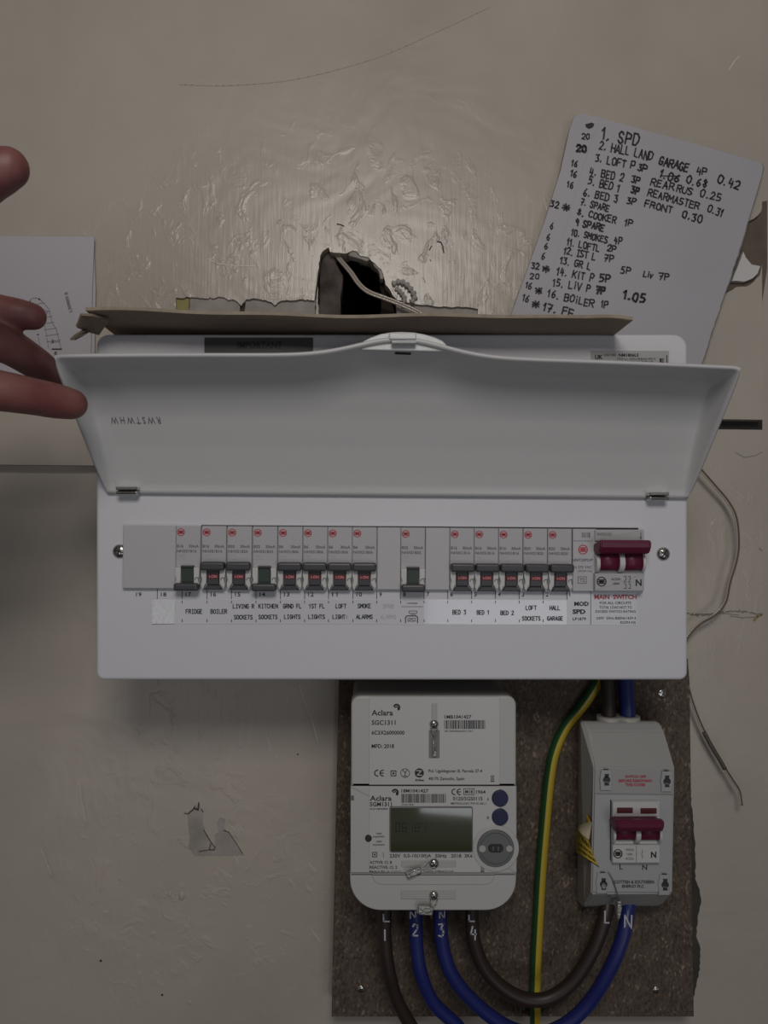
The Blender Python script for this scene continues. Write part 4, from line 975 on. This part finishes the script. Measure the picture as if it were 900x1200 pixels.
wire(mc, [(505, 1008.5, yw), (500, 1012, yw), (494, 1016.5, yw - .001), (488, 1020.5, yw - .001)]); wire(mc, [(511, 1016, yw), (503, 1017.5, yw), (497, 1017, yw), (489, 1021, yw - .001)])
bm = slab(rotp(rr(475.5, 1019.6, 494, 1027.2, 2.4), 485, 1023.3, -24), YM - .0058, YM - .0028, .0010, 2)
add_slab(bm, rotp(rr(476.5, 1019.0, 486, 1022.4, 1), 485, 1023.3, -24), YM - .0068, YM - .005, .0005, 1); obj('seal_tag', bm, 'seal', mc)
wire(tc, [(505, 1051.5, yw), (504.5, 1057, yw), (506.5, 1063, yw - .002), (505.5, 1069, yw - .001)]); wire(tc, [(512.6, 1051.5, yw), (511.6, 1058, yw), (507.8, 1063.5, yw - .002), (506, 1071, yw - .001), (505, 1076, yw + .004)])
bm = slab([(490.5, 1062), (503, 1062.5), (508.5, 1065), (506.5, 1073.5), (492, 1072.6), (488.5, 1070.5)], YM - .0075, YM - .0032, .0009, 2)
add_slab(bm, [(491, 1062.6), (499, 1062.6), (499.5, 1070.5), (490, 1070.5)], YM - .0085, YM - .007, .0005, 1); obj('seal_tag', bm, 'seal', tc)

# ================================================================== SWITCH BOX (ISOLATOR)
YI = -.066
iso = thing('isolator_switch_box', 'small grey switch box with a maroon handle, right of the meter', 'switch box', W(735, 1066, -.04))
wI = (W(791, 900, YI) - W(695.6, 900, YI)).x
def sect(px, py, y, grow=0.0):
    a = W(px, py, y); return [a + Vector((-grow, 0, 0)), a + Vector((wI + grow, 0, 0))]
rows = [sect(677, 843.5, -.0182), sect(679, 845.5, -.046), sect(688.5, 857, -.0515), sect(695.8, 899.5, YI), sect(692.6, 1047.5, YI), sect(684, 1061, -.047), sect(681, 1062.5, -.040), sect(676, 1056, -.0182)]
for i, g in ((0, .0), (1, 0), (2, -.0015), (5, -.0015)):
    rows[i][0].x -= g; rows[i][1].x += g
bm = bmesh.new(); R = [[bm.verts.new(p) for p in r] for r in rows]; n = len(R)
for i in range(n): bm.faces.new((R[i][0], R[i][1], R[(i + 1) % n][1], R[(i + 1) % n][0]))
bm.faces.new([r[0] for r in R]); bm.faces.new([r[1] for r in reversed(R)])
bmesh.ops.recalc_face_normals(bm, faces=bm.faces)
bmesh.ops.bevel(bm, geom=list(bm.edges), offset=.0012, segments=2, affect='EDGES')
obj('enclosure', bm, 'isolator', iso)
obj('face_label', slab([(697.5, 931), (787.5, 932), (786.8, 1045.5), (694.5, 1044.5)], YI - .0004, YI + .0005), 'isolator_front', iso)
bm = bmesh.new()
for q in (713.5, 735.5):
    c = W(q, 845, -.036); path = [c + Vector((0, 0, z)) for z in (-.004, 0.001, .0045)]
    tube(bm, path, [.0102, .0102, .0098], 24)
obj('cable_collar', bm, 'collar', iso, 'pair of pale round cable collars')
# keyhole tabs
for x0, y0, cx, cy, sp in ((703.8, 902.5, 711, 914, 0), (775.2, 904, 781.8, 915.8, 0), (699.2, 1023.2, 707.4, 1036.3, 1), (772.2, 1025.2, 779.6, 1037, 0)):
    tabm = slab([(x0 + 1, y0), (x0 + 12.6, y0), (x0 + 13.2, y0 + 7), (x0 + 14, y0 + 12), (x0 + 12.6, y0 + 17), (x0 + 12.4, y0 + 24), (x0, y0 + 24), (x0, y0 + 16), (x0 - 1, y0 + 12), (x0, y0 + 7)], YI - .0016, YI, .0005, 2)
    tb = obj('keyhole_tab', tabm, 'isolator_front', iso)
    P = Print(YI - .0018).m('darker').disc(cx, cy, 4.4, 14).poly([(cx - 2.6, cy - 7), (cx + 2.8, cy - 7), (cx + 2.2, cy - 3), (cx - 2.2, cy - 3)]).poly([(cx - 2.2, cy + 3), (cx + 2.4, cy + 3), (cx + 3, cy + 6.6), (cx - 2.8, cy + 6.6)])
    P.rect(cx - 4, y0 - 1.6, cx + 2, y0 - .2)
    P.fn = lambda a, b: W(a, b, YI - .0020); P.m('port')
    if sp: P.m('seal').poly([(cx, cy - 2), (cx + 2.5, cy + 1), (cx + 1.5, cy + 5), (cx - 1.5, cy + 5), (cx - 2, cy + 1)])
    else: P.line([(cx - 2.4, cy + 2.2), (cx + 2, cy + 3)], 1.6)
    P.done('keyhole', tb)
Print(YI - .0006).m('darker').rect(715, 938, 717.2, 1008.5).rect(715, 937.6, 771, 938.5).done('aperture_gap', iso)
bm = slab(rr(717.4, 938.8, 773.4, 1011.8, 1), YI - .0030, YI + .002, .0005, 1)
add_slab(bm, rr(718, 990.4, 773.4, 1011.6, .8), YI - .0058, YI - .002, .0006, 2)
add_slab(bm, rr(718, 940, 772, 957, .8), YI - .0042, YI - .002, .0006, 2)
im = obj('switch_module', bm, 'meter_plate', iso, 'two pole switch with a maroon handle')
P = Print(YI - .0044).m('redtag').rect(723, 946.4, 741.6, 953).rect(750.6, 947, 769.6, 953.6).done('indicator_window', im)
rocker(im, lambda x, y: W(x, y, YI - .008), YI - .003, k, [(721.5, 744.6), (750, 772.6)], 975, 12 * .00063, (717.2, 772.6, 955.4, 971.5),
       [(744.6, 750, 966, 990, .0078), (718.6, 721.4, 968, 990, .0068), (772.8, 775.6, 968, 990, .0068)], 'meter_plate')
P = Print(YI - .0060).m('ink').globe(724.2, 1000.6, 5.5).m('grey_ink').txt('WSX22', 733, 994.6, 743, 997.4, .01).txt('100A', 734.5, 999.6, 741.5, 1002.4, .01).txt('AC22A', 733, 1004.8, 743, 1007.6, .01)
P.line([(752.8, 996), (752.8, 999.5), (751.6, 1001.5), (753.6, 1003), (752.4, 1006)], .6).m('ink').rect(745.6, 991, 746, 1011).txt('N', 762.8, 998, 769.2, 1005.4, .03).done('lettering', im)
P = Print(YI - .0006).m('ink').txt('L', 726, 1013, 729.8, 1018.8, .01).txt('N', 752.6, 1013.4, 758.4, 1019.4, .01)
P.txt('SCOTTISH & SOUTHERN', 718, 1031.6, 766.5, 1035.6, .02).txt('ENERGY PLC', 729, 1036.8, 754.6, 1040.4, .02)
P.m('red').txt('SWITCH OFF', 732.8, 908.6, 757.2, 911.8, .02).txt('BEFORE REMOVING', 725, 913.4, 764, 916.6, .02).txt('THIS COVER', 733, 918, 756.7, 921.4, .02)
P.m('iso_side').line([(697.5, 930), (789, 931)], .5)
P.done('lettering', iso)
bm = bmesh.new(); tube(bm, catmull([W(*p) for p in ((713, 1022, YI - .002), (718, 1030, YI - .003), (722, 1042, YI - .003), (724.5, 1052, YI - .002), (725.5, 1060, YI + .001))], 5), .0004, 6)
tube(bm, catmull([W(*p) for p in ((711, 1048, YI - .001), (718, 1053, YI + .006), (725, 1060, YI + .004))], 5), .0004, 6)
obj('seal_wire', bm, 'steel', iso)
obj('seal_tag', slab([(724, 1057), (728.5, 1056), (729, 1066), (727, 1076), (724.5, 1079), (723, 1070)], YI - .001, YI + .004, .0006, 1), 'seal', iso)
# curled warning sticker on the left flank
ws = thing('warning_sticker', 'yellow warning sticker curling off the side of the grey switch box', 'sticker', W(688, 1000, -.06))
def strip(name, A, B, m, n=8, lab=None):
    """ruled surface between two curves of (px, py, y)"""
    a = catmull([W(*p) for p in A], 6); b = catmull([W(*p) for p in B], 6); bm = bmesh.new()
    va = [bm.verts.new(p) for p in a]; vb = [bm.verts.new(p) for p in b]
    for i in range(min(len(a), len(b)) - 1): bm.faces.new((va[i], va[i + 1], vb[i + 1], vb[i])).smooth = True
    bmesh.ops.recalc_face_normals(bm, faces=bm.faces)
    o = obj(name, bm, m, ws, lab); q = o.modifiers.new('t', 'SOLIDIFY'); q.thickness = .00025; q.offset = 0; return o
strip('corner', [(684.6, 946, -.0445), (683.6, 956, -.0440), (682.8, 966, -.0438)], [(685, 946, -.0450), (689, 956, -.0560), (693.6, 964, -.0650)], 'yellow', lab='flat triangular corner still stuck down')
strip('curl_back', [(693.5, 963, -.066), (684, 965, -.062), (678.5, 968, -.058), (676.5, 971, -.056)], [(690.5, 984, -.074), (686.5, 981.5, -.074), (681, 977, -.072), (677, 971.5, -.066)], 'cream', lab='pale glue side of the curl')
A_ = [(676.4, 970, -.062), (675, 980, -.060), (674.6, 990, -.058), (675.6, 1000, -.058)]
B_ = [(689.5, 984.5, -.0760), (693, 996, -.0730), (697, 1006, -.0700), (702, 1016, -.0680)]
cp = strip('curl_front', A_, B_, 'yellow', lab='printed yellow face')
def on_curl(s, t):   # s along the panel, t across
    a = catmull([W(*p) for p in A_], 6); b = catmull([W(*p) for p in B_], 6); q = t * (len(a) - 1); i = min(int(q), len(a) - 2); f = q - i
    p = a[i].lerp(a[i + 1], f).lerp(b[i].lerp(b[i + 1], f), s); p.y -= .0006; return p
P = Print(fn=lambda x, y: on_curl(x, y)).m('ink')
P.poly([(0, 0), (.5, 0), (1, 0), (1, .05), (.5, .05), (0, .05)]).poly([(0, .95), (.5, .95), (1, .95), (1, 1), (.5, 1), (0, 1)])
P.txt('!  WARN', .18, .12, .92, .34, .03).txt('THIS INSTALL', .12, .46, .95, .58, .02).txt('HAS BEEN SEALED', .10, .70, .97, .82, .02)
P.done('lettering', ws)
P = Print(-.0).m('ink'); P.fn = lambda a, b: W(a, b, -.0452 - max(0, (a - 684.6)) * .0023)
P.line([(684.8, 946), (689, 955.5), (693.6, 963.5)], 1.2); P.done('border', ws)

# ================================================================== CABLES
def cable(name, label, pts, r, m, group=None, mi=None, seg=16):
    bm = bmesh.new(); path = catmull([W(*p) for p in pts], 10); tube(bm, path, r, seg, mi)
    o = obj(name, bm, m); tag(o, label, 'cable', group); return o
def mark(parent, ch, px, py, y, w, h, lw=1.8):
    P = Print(y).m('marker'); P.hand(ch, px - w / 2, py, px + w / 2, py, h, lw, .15); P.done('marker_digit', parent)
yc = -.052; r = .0054
c1 = cable('meter_cable', 'brown cable marked 1, leftmost under the meter', [(452, 1050, yc), (451, 1075, yc), (451, 1100, yc), (455, 1135, yc), (464, 1170, yc + .004), (482, 1203, yc + .008), (510, 1250, yc + .01), (530, 1330, yc + .02), (535, 1450, yc + .03), (535, 1700, yc + .03)], r, 'brown_cable')
c2 = cable('meter_cable', 'blue cable marked 2, second from left under the meter', [(487, 1050, yc), (487, 1075, yc), (488, 1105, yc), (493, 1140, yc), (508, 1175, yc + .004), (540, 1207, yc + .008), (572, 1255, yc + .01), (588, 1330, yc + .02), (590, 1450, yc + .03), (590, 1700, yc + .03)], r, 'blue_cable')
c3 = cable('meter_cable', 'blue cable marked 3 looping across to the grey switch box', [(517, 1050, yc), (516, 1075, yc), (518, 1105, yc), (526, 1135, yc), (542, 1160, yc + .002), (570, 1187, yc + .006), (600, 1206, yc + .008), (632, 1212, yc + .008), (662, 1201, yc + .008), (688, 1178, yc + .006), (707, 1150, yc + .002), (722, 1120, yc), (732, 1090, yc + .002), (736, 1066, yc + .008), (737, 1052, yc + .010)], .0056, 'blue_cable')
c4 = cable('meter_cable', 'brown cable marked 4 looping across to the grey switch box', [(554, 1050, yc), (553, 1075, yc), (556, 1105, yc), (568, 1135, yc), (590, 1158, yc), (617, 1171, yc), (645, 1169, yc), (672, 1149, yc), (694, 1115, yc), (706, 1085, yc + .002), (711, 1066, yc + .006), (712, 1052, yc + .01)], r, 'brown_cable')
c6 = cable('supply_tail', 'brown cable between the fuse box and the grey switch box', [(713, 860, -.036), (713.2, 846, -.036), (713, 825, -.036), (712, 795, -.040), (711, 770, -.045)], .0060, 'brown_cable')
c7 = cable('supply_tail', 'blue cable between the fuse box and the grey switch box', [(735.5, 860, -.036), (735.5, 846, -.036), (735, 825, -.036), (733, 795, -.040), (732, 770, -.045)], .0064, 'blue_cable')
mark(c1, 'L', 453, 1076, yc - .0060, 7, 8); mark(c1, '|', 451, 1096, yc - .0062, 3, 12)
mark(c2, 'N', 484, 1072, yc - .0062, 6, 8, 1.4); mark(c2, '2', 486.5, 1090, yc - .0062, 6.5, 13)
mark(c3, 'N', 518, 1072, yc - .0062, 6, 8, 1.4); mark(c3, '3', 517, 1090, yc - .0062, 6.5, 15)
mark(c4, 'L', 553, 1076, yc - .0062, 7, 7); mark(c4, '4', 555, 1093, yc - .0062, 7, 14)
mark(c4, 'L', 711.5, 1075, -.0555, 5, 14); mark(c3, 'N', 736, 1080, -.0540, 8, 15)
def two(kk, seg): return 1 if (kk + .5) / seg < .27 or (kk + .5) / seg > .80 else 0
e = cable('earth_cable', 'green and yellow earth cable running down the chipboard', [(706, 782, -.024), (699, 802, -.0235), (681, 829, -.023), (662, 853, -.023), (650, 880, -.023), (644, 910, -.023), (639, 960, -.023), (634, 1020, -.023), (630.5, 1080, -.023), (628, 1130, -.023), (627, 1170, -.023), (628, 1220, -.023), (630, 1300, -.020), (632, 1450, -.015), (632, 1700, -.010)], .0046, ['earth_green', 'earth_yellow'], mi=lambda kk, seg: 1 if .70 < ((kk + .5) / seg) or ((kk + .5) / seg) < .22 else 0, seg=20)

def twin(name, label, pts, r, cols, cat='wire'):
    bm = bmesh.new(); path = catmull([W(*p) for p in pts], 8)
    for s in (-1, 1):
        q = []
        for i, p in enumerate(path):
            t = (path[min(i + 1, len(path) - 1)] - path[max(i - 1, 0)]).normalized(); sd = t.cross(Vector((0, 1, 0))).normalized()
            q.append(p + sd * r * .95 * s)
        tube(bm, q, r, 8, (lambda a, b: 0) if s < 0 else (lambda a, b: 1))
    o = obj(name, bm, cols); tag(o, label, cat); return o
twin('twin_wire', 'thin pale twin wire coming out of the hole in the wall', [(388, 292, .03), (393, 297, .012), (400, 306, .006), (411, 319, -.002), (421, 333, -.004), (432, 342, -.005), (450, 349, -.006), (468, 356, -.006), (490, 366, -.006), (505, 376, -.008), (520, 392, -.01)], .0011, ['twin', 'twin'])
twin('bell_wire', 'thin brown and clear wire looping out right of the fuse box', [(800, 528, -.002), (816, 545, -.003), (838, 570, -.002), (853, 588, -.001), (862, 606, -.002), (865, 632, -.002), (863, 655, -.002), (855, 682, -.002), (850, 705, -.002), (838, 720, -.002), (820, 731, -.002), (806, 746, -.003), (798, 765, -.004)], .0008, ['twin', 'twin_dark'])
we = twin('bell_wire', 'loose end of thin wire hanging right of the chipboard', [(799, 785, -.004), (804, 797, -.002), (812, 825, -.001), (824, 855, -.0005), (838, 880, -.001), (848, 898, -.002), (858, 914, -.002), (866, 927, -.002), (869, 944, -.004)], .0007, ['twin', 'twin_dark'])
bm = bmesh.new(); tube(bm, catmull([W(*p) for p in ((825, 858, -.0012), (834, 875, -.0015), (842, 888, -.002), (849.5, 901, -.002))], 5), .0019, 8); obj('sleeve', bm, 'sleeve', we, 'dark sleeve over the wire')

# ================================================================== THE HAND
sk = bpy.data.materials.new('skin'); sk.use_nodes = True; nt = sk.node_tree; p = nt.nodes['Principled BSDF']
p.inputs['Base Color'].default_value = (.23, .10, .09, 1); p.inputs['Roughness'].default_value = .5; p.inputs['Subsurface Weight'].default_value = .12; p.inputs['Subsurface Scale'].default_value = .004
n1 = nt.nodes.new('ShaderNodeTexNoise'); n1.inputs['Scale'].default_value = 45; n1.inputs['Detail'].default_value = 3
r1 = nt.nodes.new('ShaderNodeValToRGB'); r1.color_ramp.elements[0].position = .35; r1.color_ramp.elements[0].color = (.18, .055, .056, 1); r1.color_ramp.elements[1].position = .65; r1.color_ramp.elements[1].color = (.225, .098, .09, 1)
tcn = nt.nodes.new('ShaderNodeTexCoord'); nt.links.new(tcn.outputs['Object'], n1.inputs['Vector']); nt.links.new(n1.outputs['Fac'], r1.inputs[0]); nt.links.new(r1.outputs[0], p.inputs['Base Color'])
n2 = nt.nodes.new('ShaderNodeTexNoise'); n2.inputs['Scale'].default_value = 420; n2.inputs['Detail'].default_value = 4; nt.links.new(tcn.outputs['Object'], n2.inputs['Vector'])
bp = nt.nodes.new('ShaderNodeBump'); bp.inputs['Strength'].default_value = .25; bp.inputs['Distance'].default_value = .0006; nt.links.new(n2.outputs['Fac'], bp.inputs['Height']); nt.links.new(bp.outputs[0], p.inputs['Normal'])
M['skin'] = sk
M['nail'] = mat('fingernail', (.42, .25, .22), .3)
def Wd(px, py, dist): return W(px, py, CAM.y + dist)
hand = thing('person', 'left hand reaching in from the left edge, fingers pinching the lid', 'person', Wd(-130, 520, .45))
# chains of (px, py, distance from the camera, radius in mm)
CH = {
 'thumb': [(-250, 440, .445, 14), (-205, 395, .435, 17), (-150, 335, .415, 16.5), (-100, 285, .395, 14), (-50, 238, .375, 12.5), (-18, 212, .375, 11.3), (2, 200, .375, 11.0), (9, 197, .375, 10.2)],
 'index': [(-270, 470, .455, 13), (-190, 415, .455, 13), (-120, 378, .462, 13.5), (-95, 370, .468, 13), (-45, 358, .475, 11.6), (0, 365, .48, 10.4), (22, 368, .48, 9.6), (38, 371, .482, 8.6)],
 'middle': [(-275, 485, .455, 13), (-190, 445, .452, 13.5), (-118, 415, .458, 14), (-90, 405, .462, 13.5), (-40, 394, .468, 12.4), (5, 404, .478, 11.4), (38, 423, .502, 10.8), (60, 439, .522, 9.8), (74, 449, .536, 8.4)],
 'ring': [(-280, 500, .45, 13), (-190, 478, .447, 13.5), (-118, 462, .448, 13.8), (-90, 456, .448, 13.4), (-45, 452, .450, 12.8), (0, 458, .458, 12.2), (40, 465, .470, 11.3), (66, 470, .479, 11.0), (84, 473.5, .484, 9.8)],
 'little': [(-280, 515, .445, 13), (-195, 512, .440, 13), (-130, 512, .434, 12.5), (-100, 513, .430, 11.5), (-66, 516, .424, 10.2), (-44, 514, .424, 9.2), (-30, 511, .426, 8.2)],
 'heel': [(-270, 520, .44, 13), (-220, 535, .432, 14), (-165, 530, .430, 13)],
 'palm': [(-125, 380, .452, 11), (-125, 420, .446, 13), (-125, 465, .440, 13), (-130, 510, .432, 11.5)],
 'centre': [(-255, 480, .448, 15), (-200, 460, .444, 16), (-150, 440, .444, 15)],
 'web': [(-190, 380, .44, 14), (-150, 360, .438, 13.5), (-115, 362, .452, 12.5)],
 'wrist': [(-235, 478, .450, 17), (-285, 500, .448, 21), (-340, 560, .435, 23), (-440, 690, .40, 28), (-600, 900, .35, 34), (-900, 1300, .27, 38)],
 'wrist_side': [(-245, 505, .446, 16), (-290, 530, .442, 19), (-350, 590, .430, 21), (-440, 690, .40, 26)],
}
bm = bmesh.new()
for nm, ch in CH.items():
    P0 = [Wd(a, b, c) for a, b, c, _ in ch]; R0 = [q[3] * .001 for q in ch]
    path = catmull(P0, 6); rs = []
    for i in range(len(path)):
        f = i / 6; j = min(int(f), len(R0) - 2); rs.append(R0[j] + (R0[j + 1] - R0[j]) * (f - j))
    # knuckle swell
    d0 = (path[-1] - path[-2]).normalized(); R_ = rs[-1]
    for a in (.25, .5, .7, .85, .95, 1.0):       # rounded tip
        path.append(path[len(rs) - 1] + d0 * R_ * a) if False else None
    base_end = path[-1].copy()
    for a in (.3, .55, .75, .9, .98):
        path.append(base_end + d0 * R_ * a); rs.append(R_ * math.sqrt(1 - a * a))
    d1 = (path[0] - path[1]).normalized(); s0 = path[0].copy(); q0 = rs[0]
    for a in (.3, .55, .75, .9, .98):
        path.insert(0, s0 + d1 * q0 * a); rs.insert(0, q0 * math.sqrt(1 - a * a))
    tube(bm, path, rs, 18)
o = obj('hand', bm, 'skin', hand, smooth=True)
rm = o.modifiers.new('r', 'REMESH'); rm.mode = 'VOXEL'; rm.voxel_size = .0013; rm.use_smooth_shade = True
sm = o.modifiers.new('s', 'SMOOTH'); sm.iterations = 14; sm.factor = .6
bpy.context.view_layer.update()
me = bpy.data.meshes.new_from_object(o.evaluated_get(bpy.context.evaluated_depsgraph_get()))
o.modifiers.clear(); o.data = me
for pl in me.polygons: pl.use_smooth = True
# fingernails on the sides turned away from the camera
for a, b, c, q, nrm in ((34, 370, .484, 6, (.1, 1, .1)), (66, 444, .532, 6.5, (.1, 1, .1)), (80, 472, .484, 6.5, (.1, 1, .1)), (4, 199, .379, 7.5, (.1, 1, .1))):
    z = Vector(nrm).normalized(); m4 = Matrix.Translation(Wd(a, b, c) + z * .0062) @ z.to_track_quat('Z', 'X').to_matrix().to_4x4() @ Matrix.Diagonal((1, .8, .22, 1))
    bm = bmesh.new(); bmesh.ops.create_uvsphere(bm, u_segments=14, v_segments=8, radius=q * .001, matrix=m4); obj('fingernail', bm, 'nail', hand, smooth=True)
